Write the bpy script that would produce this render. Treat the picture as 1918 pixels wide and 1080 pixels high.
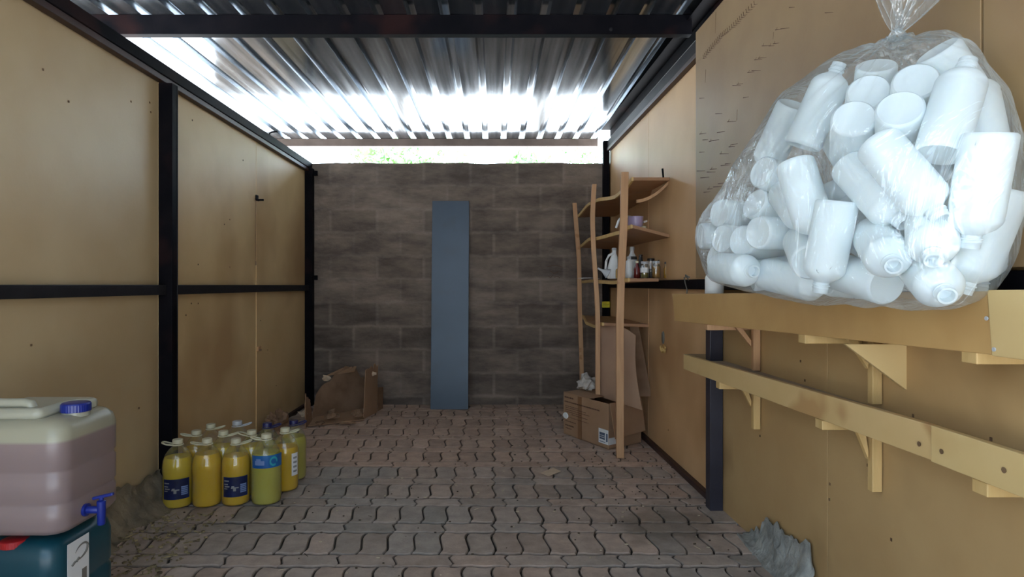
import bpy, bmesh, math, random
from mathutils import Vector, Matrix, noise
PI = math.pi
SC = bpy.context.scene
COL = SC.collection
for o in list(bpy.data.objects):
    bpy.data.objects.remove(o)

# ------------------------------------------------------------------ camera
F = 1160.0; CX = 925.0; CY = 534.0; CAMH = 1.02
cd = bpy.data.cameras.new('camera'); cam = bpy.data.objects.new('camera', cd); COL.objects.link(cam)
cam.location = (0, 0, CAMH); cam.rotation_euler = (PI/2, 0, 0)
cd.sensor_fit = 'HORIZONTAL'; cd.sensor_width = 36; cd.lens = F/1918*36
cd.shift_x = (959-CX)/1918; cd.shift_y = (CY-540)/1918
cd.clip_start = .05; cd.clip_end = 200
SC.camera = cam

# ------------------------------------------------------------------ world, sun, exposure
SC.view_settings.view_transform = 'Standard'; SC.view_settings.look = 'None'
SC.view_settings.gamma = 1; SC.view_settings.use_curve_mapping = False
SC.view_settings.exposure = -0.35
w = bpy.data.worlds.new('sky'); SC.world = w; w.use_nodes = True
nt = w.node_tree; bg = nt.nodes['Background']
tc = nt.nodes.new('ShaderNodeTexCoord'); sp = nt.nodes.new('ShaderNodeSeparateXYZ')
rp = nt.nodes.new('ShaderNodeValToRGB')
nt.links.new(tc.outputs['Generated'], sp.inputs[0]); nt.links.new(sp.outputs['Z'], rp.inputs[0])
rp.color_ramp.elements[0].position = 0.0; rp.color_ramp.elements[0].color = (.80, .93, 1, 1)
rp.color_ramp.elements[1].position = .7; rp.color_ramp.elements[1].color = (.36, .60, 1, 1)
nt.links.new(rp.outputs[0], bg.inputs[0])
mr_ = nt.nodes.new('ShaderNodeMapRange'); mr_.inputs[1].default_value = -1; mr_.inputs[2].default_value = 1      # sky brighter on the sun's side, beyond the wall
mr_.inputs[3].default_value = 3.1; mr_.inputs[4].default_value = 20.0
nt.links.new(sp.outputs['Y'], mr_.inputs[0]); nt.links.new(mr_.outputs[0], bg.inputs[1])
sd = bpy.data.lights.new('sun', 'SUN'); sun = bpy.data.objects.new('sun', sd); COL.objects.link(sun)
sd.energy = 30.0; sd.angle = math.radians(.6); sd.color = (1, .95, .86)
sun.rotation_euler = (math.radians(-19), math.radians(-9), 0); sun.location = (0, 0, 8)

# ------------------------------------------------------------------ helpers
def W(px, py, Y): return Vector(((px-CX)*Y/F, Y, CAMH-(py-CY)*Y/F))
def XR(y): return .985+(5.3-y)*.022            # inner face of the right wall
XL = -1.60

def tag(o, label=None, cat=None, group=None, kind=None):
    if label: o['label'] = label
    if cat: o['category'] = cat
    if group: o['group'] = group
    if kind: o['kind'] = kind
    return o
def thing(name, label, cat, loc=(0, 0, 0), group=None):
    o = bpy.data.objects.new(name, None); COL.objects.link(o); o.location = loc
    o.empty_display_size = .05
    return tag(o, label, cat, group)
def origin_of(p):
    v = Vector((0, 0, 0))
    while p is not None:
        v = v+p.location; p = p.parent
    return v

class MB:
    """collects geometry in world coordinates; build() makes ONE mesh object"""
    def __init__(s): s.v = []; s.f = []; s.mi = []
    def add(s, vs, fs, m=0):
        n = len(s.v); s.v += [Vector(v) for v in vs]; s.f += [tuple(i+n for i in f) for f in fs]; s.mi += [m]*len(fs); return s
    def box(s, x0, x1, y0, y1, z0, z1, m=0):
        return s.add([(x, y, z) for z in (z0, z1) for y in (y0, y1) for x in (x0, x1)],
                     [(0, 2, 3, 1), (4, 5, 7, 6), (0, 1, 5, 4), (2, 6, 7, 3), (0, 4, 6, 2), (1, 3, 7, 5)], m)
    def hexa(s, a, b, m=0):
        """a, b: two quads (4 points each) joined"""
        return s.add(list(a)+list(b), [(3, 2, 1, 0), (4, 5, 6, 7), (0, 1, 5, 4), (1, 2, 6, 5), (2, 3, 7, 6), (3, 0, 4, 7)], m)
    def bar(s, p, q, w, h, up=(0, 0, 1), m=0):
        p = Vector(p); q = Vector(q); d = (q-p).normalized(); u = Vector(up)
        if abs(d.dot(u)) > .98: u = Vector((0, 1, 0))
        r = d.cross(u).normalized(); u = r.cross(d)
        A = [p+r*a*w/2+u*b*h/2 for a, b in ((-1, -1), (1, -1), (1, 1), (-1, 1))]
        return s.hexa(A, [x+(q-p) for x in A], m)
    def sweep(s, pts, w, h, right=(1, 0, 0), fwd=(0, 1, 0), m=0):
        """rectangular section along points with fixed axes"""
        r = Vector(right); u = Vector(fwd); n = len(pts); vs = []
        for p in pts:
            p = Vector(p); vs += [p+r*a*w/2+u*b*h/2 for a, b in ((-1, -1), (1, -1), (1, 1), (-1, 1))]
        fs = [(3, 2, 1, 0), tuple(4*(n-1)+i for i in range(4))]
        for k in range(n-1):
            for i in range(4):
                j = (i+1) % 4; fs.append((4*k+i, 4*k+j, 4*k+4+j, 4*k+4+i))
        return s.add(vs, fs, m)
    def tube(s, pts, rad, seg=10, closed=False, m=0):
        pts = [Vector(p) for p in pts]; n = len(pts); vs = []; fs = []
        ref = Vector((.31, .17, .93)).normalized()
        for k in range(n):
            a = pts[(k-1) % n] if (closed or k) else pts[k]; b = pts[(k+1) % n] if (closed or k < n-1) else pts[k]
            d = (b-a).normalized(); r = d.cross(ref).normalized(); u = r.cross(d)
            R = rad[k] if isinstance(rad, (list, tuple)) else rad
            vs += [pts[k]+(r*math.cos(2*PI*i/seg)+u*math.sin(2*PI*i/seg))*R for i in range(seg)]
        for k in range(n if closed else n-1):
            k2 = (k+1) % n
            for i in range(seg):
                j = (i+1) % seg; fs.append((k*seg+i, k*seg+j, k2*seg+j, k2*seg+i))
        if not closed: fs += [tuple(range(seg-1, -1, -1)), tuple((n-1)*seg+i for i in range(seg))]
        return s.add(vs, fs, m)
    def lathe(s, prof, c=(0, 0, 0), seg=28, rot=None, sx=1, sy=1, m=0):
        """prof: (r, z) bottom to top"""
        c = Vector(c); vs = []; fs = []; n = len(prof)
        for r, z in prof:
            for i in range(seg):
                v = Vector((r*sx*math.cos(2*PI*i/seg), r*sy*math.sin(2*PI*i/seg), z))
                if rot: v = rot @ v
                vs.append(c+v)
        for k in range(n-1):
            for i in range(seg):
                j = (i+1) % seg; fs.append((k*seg+i, k*seg+j, (k+1)*seg+j, (k+1)*seg+i))
        fs += [tuple(range(seg-1, -1, -1)), tuple((n-1)*seg+i for i in range(seg))]
        return s.add(vs, fs, m)
    def grid(s, fn, nu, nv, thick=None, m=0):
        """fn(u,v)->point; thick = vector or function giving offset of the back side"""
        vs = [Vector(fn(i/nu, j/nv)) for j in range(nv+1) for i in range(nu+1)]
        N = len(vs); id_ = lambda i, j: j*(nu+1)+i
        fs = [(id_(i, j), id_(i+1, j), id_(i+1, j+1), id_(i, j+1)) for j in range(nv) for i in range(nu)]
        if thick is not None:
            t = Vector(thick); vs += [v+t for v in vs]
            fs += [tuple(N+k for k in reversed(f)) for f in fs[:]]
            rim = [id_(i, 0) for i in range(nu)]+[id_(nu, j) for j in range(nv)]+[id_(i, nv) for i in range(nu, 0, -1)]+[id_(0, j) for j in range(nv, 0, -1)]
            for a, b in zip(rim, rim[1:]+rim[:1]): fs.append((b, a, N+a, N+b))
        return s.add(vs, fs, m)
    def prism(s, poly, t, m=0):
        """flat polygon (list of points) extruded by vector t"""
        n = len(poly); t = Vector(t); vs = [Vector(p) for p in poly]; vs += [v+t for v in vs]
        fs = [tuple(range(n-1, -1, -1)), tuple(range(n, 2*n))]+[(i, (i+1) % n, n+(i+1) % n, n+i) for i in range(n)]
        return s.add(vs, fs, m)
    def build(s, name, mats, parent=None, smooth=None, bevel=None, loc=None, fix=True):
        o0 = origin_of(parent)
        if loc is None:
            loc = Vector((0, 0, 0))
            if parent is None:
                n = len(s.v); loc = Vector((sum(v.x for v in s.v)/n, sum(v.y for v in s.v)/n, min(v.z for v in s.v)))
        else: loc = Vector(loc)
        me = bpy.data.meshes.new(name)
        me.from_pydata([v-o0-loc for v in s.v], [], s.f)
        if not isinstance(mats, (list, tuple)): mats = [mats]
        for m in mats: me.materials.append(m)
        me.polygons.foreach_set('material_index', s.mi)
        if fix:
            bm = bmesh.new(); bm.from_mesh(me); bmesh.ops.recalc_face_normals(bm, faces=bm.faces); bm.to_mesh(me); bm.free()
        if smooth is not None:
            me.polygons.foreach_set('use_smooth', [True]*len(me.polygons)); me.set_sharp_from_angle(angle=math.radians(smooth))
        me.update()
        o = bpy.data.objects.new(name, me); COL.objects.link(o); o.parent = parent; o.location = loc
        if bevel:
            b = o.modifiers.new('bevel', 'BEVEL'); b.width = bevel; b.segments = 2; b.limit_method = 'ANGLE'; b.angle_limit = math.radians(50)
        return o

def copy_tree(o, parent=None):
    c = o.copy(); COL.objects.link(c); c.parent = parent
    for ch in o.children: copy_tree(ch, c)
    return c

# ------------------------------------------------------------------ materials
def node_mat(name):
    m = bpy.data.materials.new(name); m.use_nodes = True
    return m, m.node_tree, m.node_tree.nodes['Principled BSDF']
def pmat(name, c1, c2=None, scale=6, rough=.6, metal=0, bump=0, bscale=None, stretch=(1, 1, 1), detail=4, spec=.5, lo=.35, hi=.65,
         c3=None, s3=1.5, lo3=.5, hi3=.7, coat=0, trans=0, sss=0):
    m, t, b = node_mat(name); N = t.nodes; L = t.links
    b.inputs['Roughness'].default_value = rough; b.inputs['Metallic'].default_value = metal
    b.inputs['Specular IOR Level'].default_value = spec
    b.inputs['Coat Weight'].default_value = coat; b.inputs['Transmission Weight'].default_value = trans
    b.inputs['Base Color'].default_value = (*c1, 1)
    if sss:
        b.inputs['Subsurface Weight'].default_value = sss; b.inputs['Subsurface Radius'].default_value = (1, .9, .7); b.inputs['Subsurface Scale'].default_value = .03
    tc = N.new('ShaderNodeTexCoord'); mp = N.new('ShaderNodeMapping'); mp.inputs['Scale'].default_value = stretch
    L.new(tc.outputs['Object'], mp.inputs[0])
    if c2 is not None:
        n = N.new('ShaderNodeTexNoise'); n.inputs['Scale'].default_value = scale; n.inputs['Detail'].default_value = detail; L.new(mp.outputs[0], n.inputs[0])
        r = N.new('ShaderNodeValToRGB'); r.color_ramp.elements[0].position = lo; r.color_ramp.elements[1].position = hi
        r.color_ramp.elements[0].color = (*c1, 1); r.color_ramp.elements[1].color = (*c2, 1)
        L.new(n.outputs['Fac'], r.inputs[0]); out = r.outputs[0]
        if c3 is not None:
            n2 = N.new('ShaderNodeTexNoise'); n2.inputs['Scale'].default_value = s3; n2.inputs['Detail'].default_value = 3; L.new(tc.outputs['Object'], n2.inputs[0])
            r2 = N.new('ShaderNodeValToRGB'); r2.color_ramp.elements[0].position = lo3; r2.color_ramp.elements[1].position = hi3
            r2.color_ramp.elements[0].color = (0, 0, 0, 1); r2.color_ramp.elements[1].color = (1, 1, 1, 1); L.new(n2.outputs['Fac'], r2.inputs[0])
            mx = N.new('ShaderNodeMix'); mx.data_type = 'RGBA'; L.new(r2.outputs[0], mx.inputs[0]); L.new(out, mx.inputs[6]); mx.inputs[7].default_value = (*c3, 1)
            out = mx.outputs[2]
        L.new(out, b.inputs['Base Color'])
    if bump:
        n3 = N.new('ShaderNodeTexNoise'); n3.inputs['Scale'].default_value = bscale or scale*4; n3.inputs['Detail'].default_value = 6; L.new(mp.outputs[0], n3.inputs[0])
        bp = N.new('ShaderNodeBump'); bp.inputs['Strength'].default_value = bump; bp.inputs['Distance'].default_value = .01
        L.new(n3.outputs['Fac'], bp.inputs['Height']); L.new(bp.outputs[0], b.inputs['Normal'])
    return m

M = {}
M['board'] = pmat('tan_fibreboard', (.43, .275, .12), (.48, .32, .145), 3, .5, bump=.05, bscale=60, c3=(.31, .19, .08), s3=1.6, lo3=.56, hi3=.66)
M['board_old'] = pmat('weathered_fibreboard', (.50, .365, .20), (.56, .43, .255), 2.2, .40, bump=.05, bscale=60, c3=(.42, .28, .145), s3=1.0, lo3=.48, hi3=.72)
M['panel'] = pmat('brown_hardboard', (.29, .18, .09), (.34, .22, .11), 4, .5, bump=.05, bscale=50, c3=(.30, .19, .08), s3=2, lo3=.5, hi3=.7)
M['shelfwood'] = pmat('shelf_board', (.48, .285, .105), (.54, .335, .13), 5, .5, bump=.04, bscale=70, c3=(.46, .27, .10), s3=2.2, lo3=.55, hi3=.66)
M['shelfpale'] = pmat('pale_shelf_board', (.58, .41, .18), (.62, .45, .21), 5, .5, bump=.04)
M['timber'] = pmat('pine_batten', (.48, .265, .13), (.58, .34, .175), 5, .55, bump=.1, stretch=(8, 8, .8), bscale=20, c3=(.40, .20, .08), s3=9, lo3=.66, hi3=.72)
M['pine'] = pmat('pale_pine', (.55, .365, .14), (.62, .42, .18), 5, .55, bump=.1, stretch=(8, 8, 1), bscale=20)
M['rackwood'] = pmat('rack_shelf_wood', (.32, .165, .08), (.38, .20, .10), 4, .5, bump=.05)
M['steel'] = pmat('black_painted_steel', (.0035, .0035, .0055), (.007, .006, .008), 9, .55, spec=.05, bump=.05, bscale=90, c3=(.022, .010, .010), s3=3, lo3=.55, hi3=.68)
M['steelgrey'] = pmat('grey_black_steel', (.012, .011, .013), (.02, .018, .02), 9, .5, spec=.15, bump=.05, bscale=90)
M['redox'] = pmat('red_oxide_steel', (.030, .011, .010), (.045, .018, .014), 7, .5, bump=.05)
M['bluemetal'] = pmat('slate_blue_sheet', (.026, .042, .062), (.034, .052, .076), 2, .34, metal=.3, bump=.03, c3=(.03, .042, .058), s3=6, lo3=.55, hi3=.75)
M['dark'] = pmat('dark_rubber', (.012, .012, .013), rough=.5)
M['rust'] = pmat('rust_stain', (.09, .045, .02), (.2, .12, .06), 20, .8)
M['plaster'] = pmat('grey_mortar', (.20, .20, .185), (.36, .36, .33), 14, .95, bump=.8, bscale=55)
M['plaster2'] = pmat('brown_mortar', (.15, .125, .09), (.27, .22, .15), 9, .95, bump=1.0, bscale=30)
M['card'] = pmat('corrugated_cardboard', (.33, .195, .11), (.38, .23, .135), 5, .85, bump=.08, bscale=40)
M['carddark'] = pmat('weathered_cardboard', (.20, .115, .065), (.29, .18, .11), 7, .9, bump=.3, bscale=20)
M['cardpale'] = pmat('torn_cardboard_core', (.55, .42, .30), (.62, .48, .34), 20, .9)
M['cardpink'] = pmat('hardboard_sheet', (.40, .25, .17), (.46, .30, .20), 4, .7, bump=.03)
M['ink'] = pmat('dark_print', (.10, .045, .025), rough=.8)
M['tape'] = pmat('brown_tape', (.22, .11, .05), rough=.3)
M['white'] = pmat('white_plastic', (.80, .82, .82), rough=.35, sss=.15)
M['hdpe'] = pmat('white_hdpe', (.86, .96, .99), rough=.42, sss=.3)
M['paper'] = pmat('white_paper', (.75, .76, .76), rough=.7)
M['lavender'] = pmat('lavender_plastic', (.42, .34, .52), rough=.3)
M['blue'] = pmat('royal_blue_plastic', (.005, .018, .20), rough=.35, coat=.1)
M['navy'] = pmat('navy_plastic', (.012, .014, .10), rough=.35)
M['teal'] = pmat('teal_plastic', (.004, .045, .065), (.006, .06, .085), 3, .3, bump=.05, bscale=6)
M['red'] = pmat('red_plastic', (.35, .012, .015), rough=.35)
M['creamcap'] = pmat('cream_cap_plastic', (.62, .58, .40), rough=.4)
M['greycap'] = pmat('grey_cap_plastic', (.45, .47, .50), rough=.4)
M['stripe'] = pmat('yellow_sticker', (.75, .68, .02), rough=.5)
M['labelnavy'] = pmat('navy_label', (.006, .010, .045), (.010, .02, .10), 14, .35)
M['labelblue'] = pmat('blue_label', (.01, .07, .28), (.01, .14, .38), 14, .35)
M['labelpale'] = pmat('pale_blue_print', (.18, .26, .50), rough=.4)
M['labelteal'] = pmat('turquoise_print', (.03, .35, .42), rough=.4)
M['foil'] = pmat('greyish_print', (.28, .28, .27), rough=.4)
M['stone'] = pmat('dry_bits', (.10, .07, .04), (.35, .28, .18), 30, .9)
M['leafdry'] = pmat('pale_leaf_bits', (.5, .42, .3), rough=.8)
M['amber'] = pmat('amber_liquid', (.35, .17, .02), rough=.15, trans=.3)
M['maroon'] = pmat('dark_red_liquid', (.10, .008, .008), rough=.15)
M['olive'] = pmat('olive_oil_liquid', (.16, .13, .02), rough=.15)
M['darklid'] = pmat('dark_lid', (.03, .02, .018), rough=.4)
M['foam'] = pmat('yellow_foam', (.45, .28, .09), (.6, .4, .15), 30, .9, bump=.5)
M['greyplate'] = pmat('grey_plate', (.16, .15, .13), rough=.6)

def galv():
    m, t, b = node_mat('galvanised_roof'); N = t.nodes; L = t.links
    tc = N.new('ShaderNodeTexCoord'); mp = N.new('ShaderNodeMapping'); mp.inputs['Scale'].default_value = (25, .8, 25)
    n = N.new('ShaderNodeTexNoise'); n.inputs['Scale'].default_value = 1; n.inputs['Detail'].default_value = 5
    L.new(tc.outputs['Object'], mp.inputs[0]); L.new(mp.outputs[0], n.inputs[0])
    r = N.new('ShaderNodeValToRGB'); r.color_ramp.elements[0].position = .3; r.color_ramp.elements[1].position = .7; r.color_ramp.elements[0].color = (.24, .285, .33, 1); r.color_ramp.elements[1].color = (.66, .71, .76, 1)
    L.new(n.outputs['Fac'], r.inputs[0]); L.new(r.outputs[0], b.inputs['Base Color'])
    r2 = N.new('ShaderNodeMapRange'); r2.inputs[3].default_value = .09; r2.inputs[4].default_value = .21; L.new(n.outputs['Fac'], r2.inputs[0]); L.new(r2.outputs[0], b.inputs['Roughness'])
    b.inputs['Metallic'].default_value = .95
    bp = N.new('ShaderNodeBump'); bp.inputs['Strength'].default_value = .01; bp.inputs['Distance'].default_value = .0005
    L.new(n.outputs['Fac'], bp.inputs['Height']); L.new(bp.outputs[0], b.inputs['Normal'])
    return m
M['galv'] = galv()

def blockmat():
    m, t, b = node_mat('concrete_blocks'); N = t.nodes; L = t.links
    tc = N.new('ShaderNodeTexCoord'); s = N.new('ShaderNodeSeparateXYZ'); c = N.new('ShaderNodeCombineXYZ')
    geo = N.new('ShaderNodeNewGeometry')
    L.new(geo.outputs['Position'], s.inputs[0])
    nz = N.new('ShaderNodeTexNoise'); nz.inputs['Scale'].default_value = 7; nz.inputs['Detail'].default_value = 4; L.new(geo.outputs['Position'], nz.inputs[0])
    ad = N.new('ShaderNodeMath'); ad.operation = 'MULTIPLY_ADD'; ad.inputs[1].default_value = .045; L.new(nz.outputs['Fac'], ad.inputs[0])
    a2 = N.new('ShaderNodeMath'); a2.operation = 'ADD'; a2.inputs[1].default_value = .107; L.new(s.outputs['Z'], a2.inputs[0]); L.new(a2.outputs[0], ad.inputs[2])
    L.new(s.outputs['X'], c.inputs[0]); L.new(ad.outputs[0], c.inputs[1])
    br = N.new('ShaderNodeTexBrick'); L.new(c.outputs[0], br.inputs[0])
    br.inputs['Scale'].default_value = 1; br.inputs['Brick Width'].default_value = .4; br.inputs['Row Height'].default_value = .2
    br.inputs['Mortar Size'].default_value = .022; br.inputs['Mortar Smooth'].default_value = 1.0; br.inputs['Bias'].default_value = 0
    br.inputs['Color1'].default_value = (.150, .120, .100, 1); br.inputs['Color2'].default_value = (.235, .188, .155, 1); br.inputs['Mortar'].default_value = (.245, .20, .17, 1)
    n = N.new('ShaderNodeTexNoise'); n.inputs['Scale'].default_value = 2.2; n.inputs['Detail'].default_value = 8; n.inputs['Roughness'].default_value = .7
    mp = N.new('ShaderNodeMapping'); mp.inputs['Scale'].default_value = (1, 1, 3); L.new(geo.outputs['Position'], mp.inputs[0]); L.new(mp.outputs[0], n.inputs[0])
    r = N.new('ShaderNodeValToRGB'); r.color_ramp.elements[0].position = .35; r.color_ramp.elements[1].position = .65
    r.color_ramp.elements[0].color = (.52, .51, .52, 1); r.color_ramp.elements[1].color = (1.3, 1.27, 1.23, 1); L.new(n.outputs['Fac'], r.inputs[0])
    mx = N.new('ShaderNodeMix'); mx.data_type = 'RGBA'; mx.blend_type = 'MULTIPLY'; mx.inputs[0].default_value = 1
    L.new(br.outputs['Color'], mx.inputs[6]); L.new(r.outputs[0], mx.inputs[7])
    L.new(mx.outputs[2], b.inputs['Base Color']); b.inputs['Roughness'].default_value = .92
    n2 = N.new('ShaderNodeTexNoise'); n2.inputs['Scale'].default_value = 45; n2.inputs['Detail'].default_value = 5; L.new(geo.outputs['Position'], n2.inputs[0])
    sb = N.new('ShaderNodeMath'); sb.operation = 'MULTIPLY_ADD'; sb.inputs[1].default_value = .35; L.new(br.outputs['Fac'], sb.inputs[0]); L.new(n2.outputs['Fac'], sb.inputs[2])
    bp = N.new('ShaderNodeBump'); bp.inputs['Strength'].default_value = .55; bp.inputs['Distance'].default_value = .01
    L.new(sb.outputs[0], bp.inputs['Height']); L.new(bp.outputs[0], b.inputs['Normal'])
    return m
M['block'] = blockmat()

def pavermat():
    m, t, b = node_mat('concrete_pavers'); N = t.nodes; L = t.links
    at = N.new('ShaderNodeAttribute'); at.attribute_name = 'tint'
    geo = N.new('ShaderNodeNewGeometry')
    n = N.new('ShaderNodeTexNoise'); n.inputs['Scale'].default_value = 14; n.inputs['Detail'].default_value = 7; n.inputs['Roughness'].default_value = .65; L.new(geo.outputs['Position'], n.inputs[0])
    r = N.new('ShaderNodeValToRGB'); r.color_ramp.elements[0].position = .3; r.color_ramp.elements[1].position = .7
    r.color_ramp.elements[0].color = (.76, .75, .74, 1); r.color_ramp.elements[1].color = (1.18, 1.17, 1.15, 1); L.new(n.outputs['Fac'], r.inputs[0])
    mx = N.new('ShaderNodeMix'); mx.data_type = 'RGBA'; mx.blend_type = 'MULTIPLY'; mx.inputs[0].default_value = 1
    L.new(at.outputs['Color'], mx.inputs[6]); L.new(r.outputs[0], mx.inputs[7])
    # damp stain near the right wall
    s = N.new('ShaderNodeVectorMath'); s.operation = 'DISTANCE'; s.inputs[1].default_value = (.74, 2.66, 0)
    L.new(geo.outputs['Position'], s.inputs[0])
    n2 = N.new('ShaderNodeTexNoise'); n2.inputs['Scale'].default_value = 6; n2.inputs['Detail'].default_value = 3; L.new(geo.outputs['Position'], n2.inputs[0])
    ma = N.new('ShaderNodeMath'); ma.operation = 'MULTIPLY_ADD'; ma.inputs[1].default_value = .45; L.new(n2.outputs['Fac'], ma.inputs[0]); L.new(s.outputs['Value'], ma.inputs[2])
    mr = N.new('ShaderNodeMapRange'); mr.inputs[1].default_value = .36; mr.inputs[2].default_value = .47; mr.inputs[3].default_value = .5; mr.inputs[4].default_value = 0; L.new(ma.outputs[0], mr.inputs[0])
    m2 = N.new('ShaderNodeMix'); m2.data_type = 'RGBA'; L.new(mr.outputs[0], m2.inputs[0]); L.new(mx.outputs[2], m2.inputs[6]); m2.inputs[7].default_value = (.07, .055, .035, 1)
    L.new(m2.outputs[2], b.inputs['Base Color']); b.inputs['Roughness'].default_value = .78
    n3 = N.new('ShaderNodeTexNoise'); n3.inputs['Scale'].default_value = 90; n3.inputs['Detail'].default_value = 5; L.new(geo.outputs['Position'], n3.inputs[0])
    bp = N.new('ShaderNodeBump'); bp.inputs['Strength'].default_value = .3; bp.inputs['Distance'].default_value = .006
    L.new(n3.outputs['Fac'], bp.inputs['Height']); L.new(bp.outputs[0], b.inputs['Normal'])
    return m
M['paver'] = pavermat()
M['sand'] = pmat('joint_sand', (.03, .024, .018), (.06, .048, .036), 12, .95)
M['ground'] = pmat('pale_dry_ground', (.50, .46, .40), (.58, .53, .46), 2, .95)
M['leaf'] = pmat('leaf', (.34, .58, .22), (.45, .68, .32), 2, .6, trans=0)
M['bark'] = pmat('bark', (.14, .10, .07), (.2, .15, .1), 8, .9)

def film(name, tint, dens, gloss, rough, bumpy=0):
    """thin clear plastic: mostly see-through, a milky share, and a gloss that grows at grazing angles"""
    m = bpy.data.materials.new(name); m.use_nodes = True; t = m.node_tree; N = t.nodes; L = t.links
    N.remove(N['Principled BSDF']); out = N['Material Output']
    tr = N.new('ShaderNodeBsdfTransparent'); tr.inputs[0].default_value = (.985, .99, .99, 1)
    di = N.new('ShaderNodeBsdfTranslucent'); di.inputs[0].default_value = (*tint, 1)
    df = N.new('ShaderNodeBsdfDiffuse'); df.inputs[0].default_value = (*tint, 1)
    gl = N.new('ShaderNodeBsdfGlossy'); gl.inputs[0].default_value = (1, 1, 1, 1); gl.inputs[1].default_value = rough
    fr = N.new('ShaderNodeLayerWeight'); fr.inputs[0].default_value = .30
    m0 = N.new('ShaderNodeMixShader'); m0.inputs[0].default_value = .5; L.new(di.outputs[0], m0.inputs[1]); L.new(df.outputs[0], m0.inputs[2])
    m1 = N.new('ShaderNodeMixShader'); L.new(tr.outputs[0], m1.inputs[1]); L.new(m0.outputs[0], m1.inputs[2])
    mr = N.new('ShaderNodeMapRange'); mr.inputs[3].default_value = dens; mr.inputs[4].default_value = min(1, dens*4); L.new(fr.outputs['Facing'], mr.inputs[0]); L.new(mr.outputs[0], m1.inputs[0])
    m2 = N.new('ShaderNodeMixShader'); L.new(m1.outputs[0], m2.inputs[1]); L.new(gl.outputs[0], m2.inputs[2])
    mg = N.new('ShaderNodeMapRange'); mg.inputs[3].default_value = gloss; mg.inputs[4].default_value = min(1, gloss*5); L.new(fr.outputs['Fresnel'], mg.inputs[0]); L.new(mg.outputs[0], m2.inputs[0])
    L.new(m2.outputs[0], out.inputs[0])
    if bumpy:
        tc = N.new('ShaderNodeTexCoord'); n = N.new('ShaderNodeTexNoise'); n.inputs['Scale'].default_value = 9; n.inputs['Detail'].default_value = 3; n.inputs['Distortion'].default_value = 2.5
        mp = N.new('ShaderNodeMapping'); mp.inputs['Scale'].default_value = (1, 1.3, .55); mp.inputs['Rotation'].default_value = (.5, 0, 0)
        L.new(tc.outputs['Object'], mp.inputs[0]); L.new(mp.outputs[0], n.inputs[0])
        bp = N.new('ShaderNodeBump'); bp.inputs['Strength'].default_value = bumpy; bp.inputs['Distance'].default_value = .03
        L.new(n.outputs['Fac'], bp.inputs['Height']); L.new(bp.outputs[0], gl.inputs['Normal'])
    return m
M['film'] = film('clear_bag_film', (.85, .93, .96), .085, .07, .16, .9)
M['filmtail'] = film('bunched_bag_film', (.85, .93, .96), .14, .10, .16, .9)
M['pet'] = film('clear_pet', (.75, .78, .70), .05, .05, .08)
M['glass'] = film('clear_jar_glass', (.7, .75, .7), .06, .08, .04)

def liquid(name, lower, upper, level, soft=.01, rough=.2):
    """colour by height inside a translucent wall: what stands in it below the fill level"""
    m, t, b = node_mat(name); N = t.nodes; L = t.links
    tc = N.new('ShaderNodeTexCoord'); s = N.new('ShaderNodeSeparateXYZ'); L.new(tc.outputs['Object'], s.inputs[0])
    mr = N.new('ShaderNodeMapRange'); mr.inputs[1].default_value = level-soft; mr.inputs[2].default_value = level+soft; L.new(s.outputs['Z'], mr.inputs[0])
    mx = N.new('ShaderNodeMix'); mx.data_type = 'RGBA'; L.new(mr.outputs[0], mx.inputs[0]); mx.inputs[6].default_value = (*lower, 1); mx.inputs[7].default_value = (*upper, 1)
    L.new(mx.outputs[2], b.inputs['Base Color']); b.inputs['Roughness'].default_value = rough
    b.inputs['Subsurface Weight'].default_value = .3; b.inputs['Subsurface Scale'].default_value = .03; b.inputs['Subsurface Radius'].default_value = (1, .8, .5)
    return m
M['jerry'] = liquid('filled_jerrycan_wall', (.25, .185, .18), (.36, .34, .25), .248, .004, .32)
M['juice'] = pmat('yellow_liquid', (.62, .45, .02), (.66, .49, .03), 4, .25, sss=.3)
M['juice2'] = pmat('yellow_green_liquid', (.44, .40, .05), (.49, .45, .08), 4, .25, sss=.3)
M['juice3'] = pmat('orange_yellow_liquid', (.66, .42, .012), (.70, .46, .02), 4, .25, sss=.3)
M['lowboard'] = pmat('stained_shelf_board', (.57, .39, .17), (.62, .43, .20), 5, .5, bump=.04, c3=(.45, .27, .11), s3=2.6, lo3=.56, hi3=.60)
M['shelfpale2'] = pmat('pale_shelf_board_knots', (.57, .40, .17), (.61, .44, .20), 5, .5, bump=.04, c3=(.52, .34, .14), s3=3, lo3=.55, hi3=.65)
M['dusty'] = pmat('dusty_shelf', (.30, .24, .19), (.38, .30, .22), 8, .9)
M['navy2'] = pmat('blue_grey_print', (.07, .10, .16), rough=.6)
M['navysteel'] = pmat('blue_black_steel', (.018, .018, .030), (.026, .026, .042), 8, .4, bump=.05, bscale=90)
M['backsteel'] = pmat('brown_painted_steel', (.10, .07, .055), (.14, .10, .08), 8, .5)
M['greyfilm'] = pmat('grey_crumpled_film', (.42, .38, .34), (.62, .58, .53), 9, .25, bump=1.0, bscale=14)
M['jerry2'] = pmat('empty_white_hdpe', (.38, .37, .29), rough=.3, sss=.3)
M['darkbits'] = pmat('dark_crumbs', (.03, .022, .016), (.10, .07, .045), 30, .9)
M['leafdry2'] = pmat('dry_straw_bits', (.10, .075, .045), (.42, .34, .18), 40, .9)
M['boardwarm_lit'] = pmat('lit_golden_fibreboard', (.63, .44, .215), (.69, .50, .26), 3, .5, bump=.05, bscale=60, c3=(.47, .30, .14), s3=1.2, lo3=.5, hi3=.7)  # far left boards: golden tone, with back-gap light painted into the colour
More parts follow.
